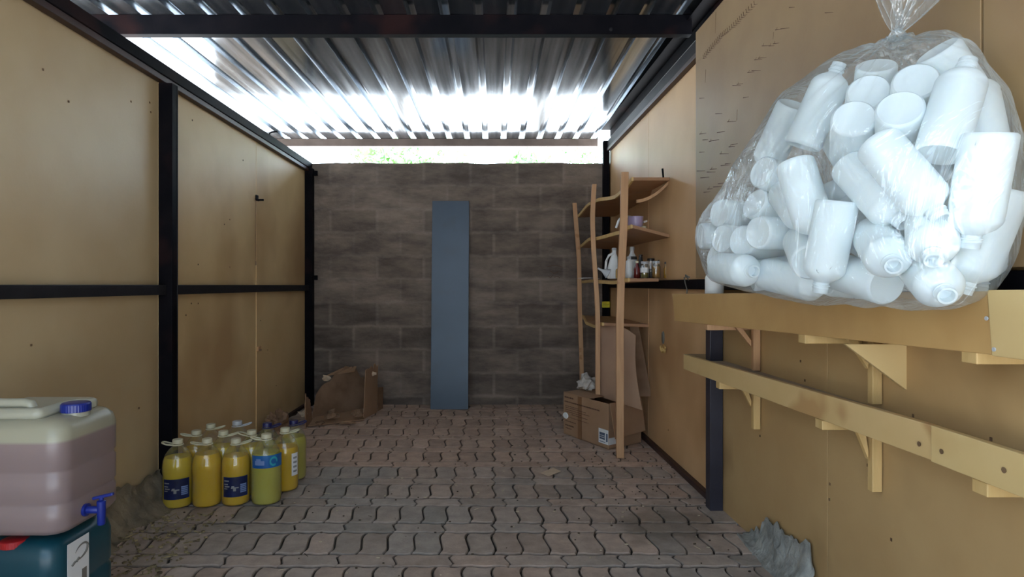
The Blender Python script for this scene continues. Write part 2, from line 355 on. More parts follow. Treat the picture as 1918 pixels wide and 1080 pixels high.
M['boardred_lit'] = pmat('lit_reddish_fibreboard', (.62, .375, .185), (.68, .43, .22), 3, .5, bump=.05, bscale=60, c3=(.48, .27, .12), s3=1.2, lo3=.5, hi3=.7)  # far right boards: redder tone, warm bounce light mixed into the colour
R = random.Random(7)
# ================================================================== the setting
YB = 5.30
def make_floor():
    """interlocking pavers: one row of stretchers between rows laid along the room"""
    mb = MB(); tint = []; rr = random.Random(3)
    P = .310; hB = .103
    hz = lambda x, k: .0050*math.sin(2*PI*x/.105+.6)+.0018*math.sin(2*PI*x/.37+k*1.3)
    vd = lambda t: .0095*math.sin(2*PI*t)+.002*math.sin(4*PI*t)
    g = .0029
    def paver(x0, x1, y0, y1, k0, k1, red):
        n = 8
        pts = []
        nx = max(4, int((x1-x0)/.026))
        for i in range(nx): x = x0+(x1-x0)*i/nx; pts.append((x, y0+hz(x, k0)))
        for i in range(n): t = i/n; pts.append((x1+vd(t), y0+(y1-y0)*t+hz(x1, k0)*(1-t)+hz(x1, k1)*t))
        for i in range(nx): x = x1-(x1-x0)*i/nx; pts.append((x, y1+hz(x, k1)))
        for i in range(n): t = 1-i/n; pts.append((x0+vd(t), y0+(y1-y0)*t+hz(x0, k0)*(1-t)+hz(x0, k1)*t))
        cx = (x0+x1)/2; cy = (y0+y1)/2; wx = (x1-x0)/2; wy = (y1-y0)/2
        tx = rr.uniform(-.008, .008); ty = rr.uniform(-.008, .008); dz = rr.uniform(-.0015, .001)
        gg = g*rr.uniform(.6, 1.5)
        def ring(ins, z):
            return [(cx+(x-cx)*(1-ins/wx), cy+(y-cy)*(1-1.75*ins/wy), z+(dz+tx*(x-cx)+ty*(y-cy) if z > -.01 else 0)) for x, y in pts]
        A = ring(gg+.0035, 0); B = ring(gg, -.005); C = ring(gg, -.02)
        m = len(pts)
        fs = [tuple(range(m))]+[(i, i+m, (i+1) % m+m, (i+1) % m) for i in range(m)]+[(i+m, i+2*m, (i+1) % m+2*m, (i+1) % m+m) for i in range(m)]
        mb.add(A+B+C, fs)
        c = rr.random()*.35+.65; q = noise.noise(Vector((cx*.9, cy*.8, 2)))*.5+.5
        q = min(1, max(0, q+red+rr.uniform(-.25, .25)))
        col = Vector((.30, .272, .245))*(1-q)+Vector((.44, .315, .245))*q
        col = col*(.72+.5*c)*rr.uniform(.85, 1.1)
        tint.extend([(*col, 1)]*m+[(*(col*.5), 1)]*m+[(*(col*.25), 1)]*m)      # paver sides get darker down into the joints
    k = -14
    while True:
        yb = 3.18+k*P
        if yb > YB+.02: break
        xo = .0525*(k % 2)
        red = .5 if yb > 3.3 else -.05
        i = math.floor((-1.75)/.21)
        while i*.21+xo < 1.22:
            paver(i*.21+xo, i*.21+.21+xo, yb, yb+hB, 2*k, 2*k+1, red); i += 1
        i = math.floor((-1.75)/.105)
        while i*.105 < 1.22:
            paver(i*.105, i*.105+.105, yb+hB, yb+P, 2*k+1, 2*k+2, red); i += 1
        k += 1
    mb.box(-1.75, 1.25, -1.2, YB+.05, -.30, -.012, 1)
    o = mb.build('floor', [M['paver'], M['sand']], fix=False, loc=(0, 0, 0))
    a = o.data.color_attributes.new('tint', 'FLOAT_COLOR', 'POINT')
    cols = tint+[(0, 0, 0, 1)]*8
    a.data.foreach_set('color', [c for t in cols for c in t])
    return tag(o, kind='structure')
make_floor()
# ground outside
mb = MB(); mb.box(-25, 25, -22, 32, -.5, -.31)
tag(mb.build('floor_outside', M['ground']), 'pale dry ground around the shed', kind='structure')

# block wall
mb = MB(); n = 60; prof = []
for i in range(n+1):
    x = -2.4+3.50*i/n
    prof.append((x, YB, 2.062+.006*noise.noise(Vector((x*6, 0, 0)))+(.006 if (int((x+9)*2.5) % 2) else 0)))
mb.prism([(-2.4, YB, -.3)]+prof+[(1.10, YB, -.3)], (0, .14, 0))
wb_ = tag(mb.build('wall_back', M['block'], loc=(0, YB, 0)), kind='structure')
mb = MB()
for pl in ([(1025, 499), (1036, 497), (1048, 498), (1054, 500)], [(1027, 516), (1031, 520), (1035, 515)], [(1038, 519), (1044, 517), (1049, 520)], [(1030, 507), (1038, 512), (1046, 508)]):
    pts = [W(x, y, YB-.001) for x, y in pl]; mb.tube(pts, .002, 4)
tag(mb.build('scribble', M['ink'], wb_, fix=False), kind='stuff')

# left wall: fibre boards, seam at Y=4.17, leaving off near the camera
mb = MB()
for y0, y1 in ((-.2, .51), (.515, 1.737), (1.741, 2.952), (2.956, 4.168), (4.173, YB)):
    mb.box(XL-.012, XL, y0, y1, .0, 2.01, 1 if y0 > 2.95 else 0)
tag(mb.build('wall_left', [M['board_old'], M['boardwarm_lit']], bevel=.001), kind='structure')
# right wall
mb = MB()
def rquad(y0, y1, z0, z1, t=.012, off=0, m=0, mb=mb):
    a = XR(y0)-off; b = XR(y1)-off
    mb.hexa([(a, y0, z0), (b, y1, z0), (b, y1, z1), (a, y0, z1)], [(a+t, y0, z0), (b+t, y1, z0), (b+t, y1, z1), (a+t, y0, z1)], m)
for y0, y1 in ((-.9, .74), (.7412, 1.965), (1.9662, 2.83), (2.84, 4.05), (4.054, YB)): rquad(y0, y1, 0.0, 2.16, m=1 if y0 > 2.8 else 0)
tag(mb.build('wall_right', [M['board'], M['boardred_lit']], bevel=.001), kind='structure')

# corrugated roof
mb = MB(); pitch = .165; z0 = 2.366; prof = []
x = -3.15
xs = x+.0365*0-(-.077-.0+0)*0
k0 = -19
for k in range(k0, 8):
    c = -.0770+k*pitch                        # centre of a raised rib
    prof += [(c-.025, z0), (c-.0145, z0+.034), (c+.0145, z0+.034), (c+.025, z0)]
    # two shallow stiffening lines in the pan
ys = [-1.3, 0, 1.5, 3, 4.4, 5.76]; vs = []; fs = []; n = len(prof)
for y in ys:
    for x, z in prof: vs.append((x, y, z))
for j in range(len(ys)-1):
    for i in range(n-1): fs.append((j*n+i, j*n+i+1, (j+1)*n+i+1, (j+1)*n+i))
N_ = len(vs); vs += [(x, y, z+.0025) for x, y, z in vs]; fs += [tuple(N_+q for q in reversed(f)) for f in fs[:]]
for i in range(n-1):
    fs.append((i+1, i, N_+i, N_+i+1)); e = (len(ys)-1)*n; fs.append((e+i, e+i+1, N_+e+i+1, N_+e+i))
mb.add(vs, fs)
tag(mb.build('ceiling', M['galv']), kind='structure')

# ------------------------------------------------------------------ steel frame
def purlin(name, y0, y1, x0, x1, zb, zt, label, m='steel', group=None):
    """lipped channel lying on its side"""
    root = thing(name, label, 'beam', ((x0+x1)/2, (y0+y1)/2, zb), group)
    a = MB(); t = .003
    a.box(x0, x1, y0, y0+t, zb, zt).box(x0, x1, y0+t, y1, zb, zb+t).box(x0, x1, y0+t, y1, zt-t, zt).box(x0, x1, y1-t, y1, zb+t, zb+.016).box(x0, x1, y1-t, y1, zt-.016, zt-t)
    a.build('channel', M[m], root, bevel=.001)
    return root
p_ = purlin('roof_purlin', 3.077, 3.125, -3.0, .985, 2.268, 2.364, 'black steel roof beam crossing the whole width near the camera')
a = MB(); a.lathe([(.004, 0), (.009, 0), (.009, .004), (.004, .006)], W(1144, 55, 3.077)+Vector((0, 0, 0)), 8, rot=Matrix.Rotation(PI/2, 3, 'X'))
a.build('bolt', M['steelgrey'], p_, smooth=40)
purlin('roof_purlin', 5.68, 5.74, -3.0, .955, 2.297, 2.364, 'brownish steel beam carrying the far roof edge above the block wall', 'backsteel' if 'backsteel' in M else 'redox')
purlin('roof_purlin', .6, .65, -3.0, 1.02, 2.268, 2.364, 'black steel roof beam over the camera end of the shed')
# eave channel along the right wall
root = thing('eave_beam', 'black steel beam running from front to back over the right wall', 'beam', (1.02, 3, 2.272))
a = MB()
for (dx0, dx1, z0_, z1_) in ((0, .05, 2.275, 2.279), (0, .003, 2.279, 2.36), (0, .05, 2.36, 2.364)):
    a.hexa([(XR(-.9)+dx0, -.9, z0_), (XR(5.25)+dx0, 5.25, z0_), (XR(5.25)+dx0, 5.25, z1_), (XR(-.9)+dx0, -.9, z1_)],
           [(XR(-.9)+dx1, -.9, z0_), (XR(5.25)+dx1, 5.25, z0_), (XR(5.25)+dx1, 5.25, z1_), (XR(-.9)+dx1, -.9, z1_)])
a.build('channel', M['steel'], root)
a = MB()    # inner angle seen under the roof pan
a.hexa([(XR(-.9)-.075, -.9, 2.335), (XR(5.25)-.075, 5.25, 2.335), (XR(5.25)-.075, 5.25, 2.338), (XR(-.9)-.075, -.9, 2.338)],
       [(XR(-.9)-.001, -.9, 2.335), (XR(5.25)-.001, 5.25, 2.335), (XR(5.25)-.001, 5.25, 2.338), (XR(-.9)-.001, -.9, 2.338)])
a.build('flange', M['steel'], root)

def single(name, mb, m, label, cat, group=None, bevel=.002, smooth=None):
    return tag(mb.build(name, M[m] if isinstance(m, str) else m, bevel=bevel, smooth=smooth), label, cat, group)
# left wall frame
root = thing('wall_top_rail', 'dark steel rail along the top of the left wall', 'steel rail', (-1.58, 2.5, 2.0))
a = MB(); a.box(-1.60, -1.555, -.2, 5.30, 2.012, 2.066); a.build('tube', M['steel'], root, bevel=.003)
a = MB(); a.box(-1.598, -1.562, -.2, 5.30, 1.985, 2.0115); a.build('lower_lip', M['redox'], root, bevel=.002)
root = thing('wall_top_rail', 'dark red-brown steel rail along the top of the right wall', 'steel rail', (1.0, 3, 2.16))
a = MB()
def rrail(a, y0, y1, z0, z1, d):
    a.hexa([(XR(y0)-d, y0, z0), (XR(y1)-d, y1, z0), (XR(y1)-d, y1, z1), (XR(y0)-d, y0, z1)],
           [(XR(y0)-.001, y0, z0), (XR(y1)-.001, y1, z0), (XR(y1)-.001, y1, z1), (XR(y0)-.001, y0, z1)])
rrail(a, 3.06, 5.22, 2.175, 2.238, .030); a.build('tube', M['steelgrey'], root, bevel=.002)
a = MB(); rrail(a, 3.06, 5.22, 2.15, 2.1745, .034); a.build('lower_lip', M['redox'], root, bevel=.002)
# posts
root = thing('steel_post', 'black steel post in the middle of the left wall', 'steel post', (-1.565, 2.975, 0), 'wall posts')
a = MB(); a.box(-1.599, -1.532, 2.95, 2.996, 0, 1.984); a.build('channel', M['steel'], root, bevel=.002)
a = MB(); a.box(-1.548, -1.530, 2.9965, 3.002, 0, 1.984); a.build('lip', M['steelgrey'], root, bevel=.001)
root = thing('steel_post', 'black steel corner post between left wall and block wall', 'steel post', (-1.565, 5.26, 0), 'wall posts')
a = MB(); a.box(-1.599, -1.535, 5.235, 5.295, 0, 2.011); a.build('channel', M['steel'], root, bevel=.002)
for z in (1.975, 1.085):
    a = MB(); a.box(-1.534, -1.505, 5.27, 5.297, z-.02, z+.02); a.build('fixing_lug', M['steel'], root, bevel=.002)
root = thing('steel_post', 'dark blue-black steel post standing under the right wall shelves', 'steel post', (1.01, 2.84, 0), 'wall posts')
a = MB(); a.box(.978, 1.036, 2.80, 2.86, 0, .984); a.build('channel', M['navysteel'] if 'navysteel' in M else M['steelgrey'], root, bevel=.002)
root = thing('steel_post', 'black steel corner post behind the wooden rack, with yellow sticker', 'steel post', (.955, 5.24, 0), 'wall posts')
a = MB(); a.box(.925, .976, 5.225, 5.285, 0, 2.24); a.build('channel', M['steel'], root, bevel=.002)
a = MB(); p = W(1135, 570, 5.2245); a.box(p.x-.033, p.x+.033, 5.2225, 5.2245, p.z-.025, p.z+.025); st = a.build('yellow_sticker', M['stripe'], root); st['label'] = 'bright yellow rectangular sticker'
a = MB()
for i, (u, wd) in enumerate(((-.012, .044), (.0, .050), (.012, .03))): a.box(p.x-.026, p.x-.026+wd, 5.2215, 5.2224, p.z+u-.0015, p.z+u+.0015)
a.build('sticker_print', M['olive'], st)
# mid rails
root = thing('wall_mid_rail', 'dark steel rail running along the left wall at half height, before the middle post', 'steel rail', (-1.58, 1.5, .975), 'half height wall rails')
a = MB(); a.box(-1.599, -1.558, -.2, 2.949, .975, 1.022); a.build('tube', M['steelgrey'], root, bevel=.003)
root = thing('wall_mid_rail', 'dark steel rail at half height between left middle post and corner post', 'steel rail', (-1.58, 4, .975), 'half height wall rails')
a = MB(); a.box(-1.599, -1.558, 3.003, 5.234, .975, 1.022); a.build('tube', M['steelgrey'], root, bevel=.003)
root = thing('wall_mid_rail', 'dark steel rail at half height on the right wall, showing above the long shelf', 'steel rail', (1.0, 3, .99), 'half height wall rails')
a = MB(); rrail(a, .2, 5.22, 1.0, 1.05, .028); a.build('tube', M['steel'], root, bevel=.003)
# bottom lips
a = MB(); rrail(a, 2.87, 5.22, 0.001, .03, .028); tag(a.build('baseboard_right', M['redox'], bevel=.002), kind='structure')
a = MB(); a.box(-1.599, -1.572, 3.01, 5.23, .001, .025); tag(a.build('baseboard_left', M['redox'], bevel=.002), kind='structure')

# overlay panels on the right wall, from the wall rail up to the eave
def overlay(y0, y1, z0, z1, label, marks=False):
    root = thing('wall_board', label, 'board', (XR(y0)-.03, (y0+y1)/2, z0), 'boards screwed over the right wall')
    a = MB(); a.hexa([(XR(y0)-.042, y0, z0), (XR(y1)-.042, y1, z0), (XR(y1)-.042, y1, z1), (XR(y0)-.042, y0, z1)],
                     [(XR(y0)-.035, y0, z0), (XR(y1)-.035, y1, z0), (XR(y1)-.035, y1, z1), (XR(y0)-.035, y0, z1)])
    a.build('board', M['panel'], root, bevel=.001)
    if marks:
        m_ = MB(); r_ = random.Random(5)
        def mark(px, py, dx, dy, th=1.4):
            # onto the panel plane X = XR(Y)-.0425
            def hit(x, y):
                k = (x-CX)/F; Y = (.985+5.3*.022-.0428)/(k+.022); return W(x, y, Y)
            p = hit(px, py); q = hit(px+dx, py+dy); t = Vector((0, 0, th*p.y/F/2)) if abs(dx) > abs(dy) else Vector((0, th*p.y/F/2, 0))
            m_.hexa([p-t, q-t*.4, q+t*.4, p+t], [v+Vector((-.0006, 0, 0)) for v in (p-t, q-t*.4, q+t*.4, p+t)])
        line = [(1412, 2), (1392, 22), (1378, 38), (1362, 52), (1350, 62), (1338, 76), (1325, 92), (1314, 106)]
        for (x0_, y0_), (x1_, y1_) in zip(line, line[1:]):
            for t in (0, .25, .5, .75):
                x = x0_+(x1_-x0_)*t; y = y0_+(y1_-y0_)*t
                mark(x, y, 1.2, 7, 1.5); mark(x, y+7, 5+r_.random()*3, -1.5, 1.2)
        for (x, y) in ((1478, 14), (1545, 24), (1452, 56), (1462, 54), (1427, 86), (1440, 86), (1448, 82), (1413, 112), (1420, 109), (1400, 136), (1408, 132), (1372, 160), (1380, 158), (1310, 184), (1392, 183), (1362, 228), (1310, 251), (1343, 248), (1328, 265), (1335, 263), (1370, 271), (1365, 275), (1310, 285), (1348, 288), (1350, 310), (1358, 307), (1330, 317), (1324, 322), (1305, 320), (1312, 333), (1325, 354), (1336, 350), (1345, 344), (1318, 360), (1340, 213), (1316, 262)):
            mark(x, y, r_.uniform(9, 17), -r_.uniform(0, 2.5), 1.5)
            if r_.random() < .4: mark(x+2, y, 2, -5, 1.2)
        for (x, y, l) in ((1341, 22, 40), (1381, 205, 20), (1322, 130, 25), (1449, 60, 14)): mark(x, y, -1, l, .7)
        tag(m_.build('staple_holes', M['ink'], root), kind='stuff')
    return root
overlay(1.312, 3.045, 1.056, 2.262, 'tall brown hardboard panel behind the bottle bag, full of staple marks', True)
overlay(.2, 1.305, 1.056, 2.262, 'brown hardboard panel at the right edge of the view')
# ================================================================== long shelves on the right wall
def on_front(px, py, a, b):
    """pixel on the vertical plane X = a + b*Y"""
    k = (px-CX)/F; return W(px, py, a/(k-b))
UA, UB = .9925, -.0568      # upper front board
LA, LB = 1.044, -.0578      # lower front board
T = .018
def front_board(quad, a_, b_, t=T):
    q = [on_front(x, y, a_, b_) for x, y in quad]
    return q, [p+Vector((t, 0, 0)) for p in q]
root = thing('wall_shelf', 'long upper wooden wall shelf with deep front board, carrying the bag of bottles', 'shelf', (.9, 2, .85), 'long shelves on the right wall')
q, qb = front_board([(1264, 601), (1857, 664), (1852, 545), (1259, 550)], UA, UB)
a = MB(); a.hexa(q, qb); a.build('front_board', M['shelfwood'], root, bevel=.002)
q2 = [on_front(x, y, UA-.003, UB) for x, y in ((1857, 666), (2040, 690), (2040, 541), (1848, 543))]
a = MB(); a.hexa(q2, [p+Vector((T, 0, 0)) for p in q2]); o = a.build('front_board', M['shelfpale'], root, bevel=.002); o['label'] = 'paler front board piece at the near end'
a = MB()
def deck(a, y0, y1, z0, z1, fa, fb, inset=.0185, t=.012):
    f = lambda y: fa+fb*y+inset
    for (s, e) in ((y0, min(y1, 2.79)), (2.871, y1)):
        if e <= s: continue
        za = z0+(z1-z0)*(s-y0)/(y1-y0); zb = z0+(z1-z0)*(e-y0)/(y1-y0)
        a.hexa([(f(s), s, za), (XR(s)-.001, s, za), (XR(e)-.001, e, zb), (f(e), e, zb)],
               [(f(s), s, za+t), (XR(s)-.001, s, za+t), (XR(e)-.001, e, zb+t), (f(e), e, zb+t)])
deck(a, .95, 2.785, .905, .868, UA, UB, inset=.020)
a.build('shelf_board', M['shelfwood'], root, bevel=.001)
a = MB()
for (x, y) in ((1848, 596), (1862, 654)):
    a = MB(); p = on_front(x, y, UA-.004, UB); a.lathe([(.004, 0), (.004, .002)], p+Vector((-.0015, 0, 0)), 8, rot=Matrix.Rotation(PI/2, 3, 'Y')); a.build('screw', M['greycap'], root)
root = thing('wall_shelf', 'long lower wooden wall shelf, narrow dusty trough with water-stained front board', 'shelf', (.95, 2, .63), 'long shelves on the right wall')
q, qb = front_board([(1280, 691), (1745, 862), (1745, 796), (1280, 663)], LA, LB)
a = MB(); a.hexa(q, qb); a.build('front_board', M['lowboard'], root, bevel=.002)
q, qb = front_board([(1743, 864), (2050, 985), (2050, 893), (1743, 796)], LA-.003, LB)
a = MB(); a.hexa(q, qb); o = a.build('front_board', M['shelfpale2'], root, bevel=.002); o['label'] = 'front board piece with knots at the near end'
a = MB(); deck(a, 1.0, 2.785, .672, .668, LA, LB, t=.012, inset=.021); a.build('shelf_board', M['dusty'], root, bevel=.001)
a = MB(); a.box(.899, 1.030, 2.872, 2.888, .636, .70); a.build('end_board', M['panel'], root, bevel=.002)
for (x, y) in ((1722, 831), (1764, 845), (1881, 880)):
    a = MB(); p = on_front(x, y, LA-.004, LB); a.lathe([(.006, 0), (.005, .0015)], p+Vector((-.0012, 0, 0)), 9, rot=Matrix.Rotation(PI/2, 3, 'Y')); a.build('knot', M['rust'], root)

def bracket(y, fa, fb, ztop, zlow, wall_m, label, dark=False, strip=True, so=.03):
    root = thing('shelf_bracket', label, 'bracket', (XR(y)-.02, y, zlow), 'wooden brackets under the long shelves')
    m = M['pine'] if not dark else M['timber']
    x0 = fa+fb*y+.004
    a = MB(); a.box(x0, XR(y)-.002, y-.020, y+.020, ztop-.028, ztop-.0005); a.build('arm', m, root, bevel=.002)
    if strip:
        yy = y-so-.01
        a = MB(); a.box(XR(yy)-.030, XR(yy)-.003, y-so-.024, y-so, zlow, ztop-.001); a.build('wall_strip', M[wall_m], root, bevel=.002)
        a = MB(); xm = (x0+XR(y))/2-.01
        a.hexa([(xm, y-so-.016, ztop-.001), (xm+.025, y-so-.016, ztop-.001), (XR(y)-.034, y-so-.016, ztop-.065), (XR(y)-.034, y-so-.016, ztop-.09)],
               [(xm, y-so, ztop-.001), (xm+.025, y-so, ztop-.001), (XR(y)-.034, y-so, ztop-.065), (XR(y)-.034, y-so, ztop-.09)])
        a.build('diagonal_brace', m, root, bevel=.001)
    return root
bracket(2.50, UA, UB, .868, .685, 'timber', 'dark-stained wooden bracket beside the steel post, under the upper shelf', dark=True, so=.05)
bracket(1.80, UA, UB, .880, .695, 'pine', 'pale wooden bracket with the triangular plywood piece, under the upper shelf', so=.085)
bracket(1.21, UA, UB, .896, .70, 'pine', 'single pale bracket arm under the near end of the upper shelf', strip=False)
bracket(2.50, LA, LB, .632, .455, 'pine', 'pale wooden bracket beside the steel post, under the lower shelf', so=.05)
bracket(1.80, LA, LB, .632, .455, 'pine', 'pale wooden bracket with long strip, under the middle of the lower shelf', so=.085)
bracket(1.245, LA, LB, .628, .5, 'pine', 'single pale bracket arm under the near end of the lower shelf', strip=False)
# triangular offcut
y = 1.60
P3 = [W(1583, 638, y), W(1712, 656, y), W(1714, 742, y)]
P3 = [P3[0], Vector((P3[1].x, y, .868)), P3[2]]; P3[0].z = .868
a = MB(); a.prism(P3, (0, .012, 0)); single('plywood_triangle', a, M['shelfpale'], 'thin triangular piece of plywood hanging under the upper wall shelf', 'wood offcut', bevel=.001)

# ================================================================== wooden rack
rack = thing('shelf_rack', 'crooked wooden rack with warped shelves and three bent timber posts', 'shelf', (.75, 4.3, 0))
def post_pts(tab, y0, y1):
    n = len(tab); out = []
    z_hi, z_lo = tab[0][1], tab[-1][1]
    for x, yy in tab:
        t = (yy-z_hi)/(z_lo-z_hi); out.append(W(x, yy, y0+(y1-y0)*t))
    return out
def smooth_pts(pts, k=4):
    out = []
    for i in range(len(pts)-1):
        p0 = pts[max(i-1, 0)]; p1 = pts[i]; p2 = pts[i+1]; p3 = pts[min(i+2, len(pts)-1)]
        for j in range(k):
            t = j/k; out.append(.5*((2*p1)+(p2-p0)*t+(2*p0-5*p1+4*p2-p3)*t*t+(3*p1-p0-3*p2+p3)*t**3))
    return out+[pts[-1]]
PA = smooth_pts(post_pts([(1170, 322), (1168, 420), (1164, 500), (1161, 600), (1161, 700), (1161, 790), (1161.5, 857)], 3.66, 3.66))
PBp = smooth_pts(post_pts([(1113, 345), (1110, 400), (1111, 450), (1114, 500), (1118, 560), (1119.5, 610), (1119.5, 680), (1119.5, 738)], 4.10, 4.10))
PC = smooth_pts(post_pts([(1076, 380), (1080, 430), (1084, 480), (1085, 520), (1086, 580), (1088, 640), (1090, 715), (1091, 769)], 5.02, 5.02))
for p, wd, dp in ((PA, .044, .022), (PBp, .030, .022), (PC, .034, .022)):
    a = MB(); a.sweep(p, wd, dp); a.build('post', M['timber'], rack, bevel=.002, smooth=40)
def xat(pts, z):
    b = min(pts, key=lambda p: abs(p.z-z)); return b.x
def rackshelf(front, zwall, y0, y1, th=.018, m='rackwood', xin=.004, xw=None, edge=.012, nm='shelf_board'):
    """front: list of (Y, X, Z) along the front edge"""
    front = sorted(front)
    def fr(y):
        P = [Vector((f[1], f[0], f[2])) for f in front]
        if y <= P[0].y: return P[0].x, P[0].z
        for i in range(len(P)-1):
            if y <= P[i+1].y:
                t = (y-P[i].y)/(P[i+1].y-P[i].y); s = t*t*(3-2*t); return P[i].x+(P[i+1].x-P[i].x)*t, P[i].z+(P[i+1].z-P[i].z)*s
        return P[-1].x, P[-1].z
    def fn(u, v):
        y = y0+(y1-y0)*v; x, z = fr(y); zw = zwall(y) if callable(zwall) else zwall
        xe = (xw if xw else XR(y)-.004); xa = x+xin+edge
        return (xa+(xe-xa)*u, y, z+(zw-z)*u)
    a = MB(); a.grid(fn, 6, 28, (0, 0, -th)); o = a.build(nm, M[m], rack, smooth=40)
    def fe(u, v):
        y = y0+(y1-y0)*v; x, z = fr(y); return (x+xin+edge*u, y, z+.002)
    a = MB(); a.grid(fe, 1, 28, (0, 0, -th-.004)); a.build('shelf_lipping', M['pine'], o, smooth=40)
fx = lambda z: (xat(PA, z)+.022, xat(PBp, z)+.016, xat(PC, z)+.018)
A_, B_, C_ = fx(1.6)
rackshelf([(3.60, A_, 1.645), (3.70, A_-.01, 1.612), (3.86, (A_+B_)/2+.01, 1.578), (4.10, B_, 1.592), (4.5, (B_+C_)/2, 1.612), (5.05, C_, 1.592)], lambda y: 1.645 if y < 4 else 1.60, 3.59, 5.06)
A_, B_, C_ = fx(1.35)
rackshelf([(3.60, A_, 1.370), (3.78, A_-.02, 1.352), (4.10, B_, 1.338), (4.5, (B_+C_)/2, 1.362), (5.05, C_, 1.345)], lambda y: 1.315+.01*(y-3.6), 3.59, 5.06)
A_, B_, C_ = fx(1.05)
rackshelf([(3.60, A_, 1.060), (3.85, (A_+B_)/2, 1.046), (4.10, B_, 1.052), (4.5, (B_+C_)/2, 1.060), (5.05, C_, 1.056)], 1.060, 3.59, 5.06, xw=.955)
A_, B_, C_ = fx(.75)
rackshelf([(4.05, B_, .775), (4.45, (B_+C_)/2, .735), (4.8, C_-.005, .735), (5.05, C_, .775)], .765, 4.04, 5.06)
# curved wooden strip under the top shelf
a = MB(); pts = []
for i in range(11):
    t = i/10; pts.append(W(1192+62*t, 377-4*t-34*t*t, 3.75-.12*t))
a.sweep(pts, .016, .02, right=(0, 1, 0), fwd=(0, 0, 1)); a.build('bent_strip', M['timber'], rack, bevel=.001, smooth=40)

# ---------- things on the rack
def item(name, label, cat, loc, group=None): return thing(name, label, cat, loc, group)
def put(px, py, Y): return W(px, py, Y)
SZ3 = 1.0625
# pitcher on the second shelf
p = Vector((W(1190, 420, 3.80).x, 3.80, 1.348)); s2z = 1.3505
t = item('measuring_jug', 'small lavender and white plastic jug with long white handle, on the second rack shelf', 'jug', (p.x, 3.8, 1.358))
zb = 1.358
a = MB(); a.lathe([(.030, 0), (.045, .002), (.050, .075), (.052, .081), (.049, .081), (.045, .006), (.001, .006)], (p.x, 3.8, zb), 20, sx=.95, sy=1.1); a.build('body', M['lavender'], t, smooth=40)
a = MB(); a.tube([(p.x-.03, 3.79, zb+.080), (p.x-.085, 3.79, zb+.085), (p.x-.105, 3.79, zb+.055), (p.x-.120, 3.79, zb+.012)], .008, 8); a.build('handle', M['white'], t, smooth=50)
a = MB(); a.prism([(p.x+.045, 3.775, zb+.055), (p.x+.075, 3.8, zb+.062), (p.x+.045, 3.825, zb+.055)], (0, 0, -.012)); a.build('spout', M['white'], t, bevel=.002)
t = item('small_loose_cap', 'small pale plastic cap beside the lavender jug', 'cup', (W(1206, 418, 3.75).x, 3.75, 1.357))
a = MB(); a.lathe([(.014, 0), (.016, .004), (.014, .02), (.004, .024)], (W(1206, 418, 3.75).x, 3.75, 1.357), 14); a.build('shell', M['creamcap'], t, smooth=40)  # a loose pale cap, closed on top

# triangular white jug / spray head / others, third shelf
def rshelf(px, Y): return W(px, 0, Y).x
X = rshelf(1147, 4.0)
t = item('white_jug', 'white plastic jug tapering to its neck, with loop handle, on the third rack shelf', 'jug', (X, 4.0, SZ3))
a = MB()
prof = [(0, .042, .034), (.008, .046, .036), (.07, .043, .034), (.12, .030, .028), (.15, .018, .018), (.165, .013, .013), (.185, .013, .013)]
def loft(a, c, prof, seg=20, skew=0):
    vs = []; fs = []
    for z, rx, ry in prof:
        for i in range(seg):
            an = 2*PI*i/seg; ca, sa = math.cos(an), math.sin(an)
            e = .75; x = math.copysign(abs(ca)**e, ca)*rx; y = math.copysign(abs(sa)**e, sa)*ry
            vs.append((c[0]+x+skew*z, c[1]+y, c[2]+z))
    n = len(prof)
    for k in range(n-1):
        for i in range(seg): j = (i+1) % seg; fs.append((k*seg+i, k*seg+j, (k+1)*seg+j, (k+1)*seg+i))
    fs += [tuple(range(seg-1, -1, -1)), tuple((n-1)*seg+i for i in range(seg))]
    a.add(vs, fs); return a
loft(a, (X+.012, 4.0, SZ3), prof); a.build('body', M['white'], t, smooth=50)
a = MB(); a.tube([(X+.005, 3.985, SZ3+.165), (X-.025, 3.985, SZ3+.15), (X-.043, 3.985, SZ3+.11), (X-.047, 3.985, SZ3+.06), (X-.034, 3.985, SZ3+.03)], .008, 8); a.build('handle', M['white'], t, smooth=50)
a = MB(); a.lathe([(.016, .183), (.016, .197), (.006, .2)], (X+.012, 4.0, SZ3), 14); a.build('cap', M['greycap'], t, smooth=40)
X = rshelf(1136, 3.88)
t = item('funnel', 'white funnel with dark inside lying at the foot of the white jug', 'funnel', (X, 3.88, SZ3))
a = MB(); rot = Matrix.Rotation(math.radians(-62), 3, 'Y')
a.lathe([(.030, 0), (.032, .002), (.008, .045), (.006, .075), (.004, .075), (.006, .045), (.028, .005), (.001, .03)], (X+.012, 3.88, SZ3+.029), 18, rot=rot); a.build('cone', M['greycap'], t, smooth=40)
a = MB(); a.lathe([(.001, .012), (.022, .008), (.023, .009), (.001, .014)], (X+.012, 3.88, SZ3+.029), 18, rot=rot); a.build('dark_inside', M['dark'], t, smooth=40)
a = MB(); Xc = W(1100, 520, 4.5).x; a.grid(lambda u, v: (Xc-.055+.13*u, 4.40+.22*v, SZ3+.004+.014*u*v+.006*math.sin(3*u+2*v)), 6, 6, (0, 0, .0015))
single('paper_sheet', a, 'paper', 'white sheet of paper lying at the far end of the third rack shelf', 'paper', bevel=None, smooth=40)

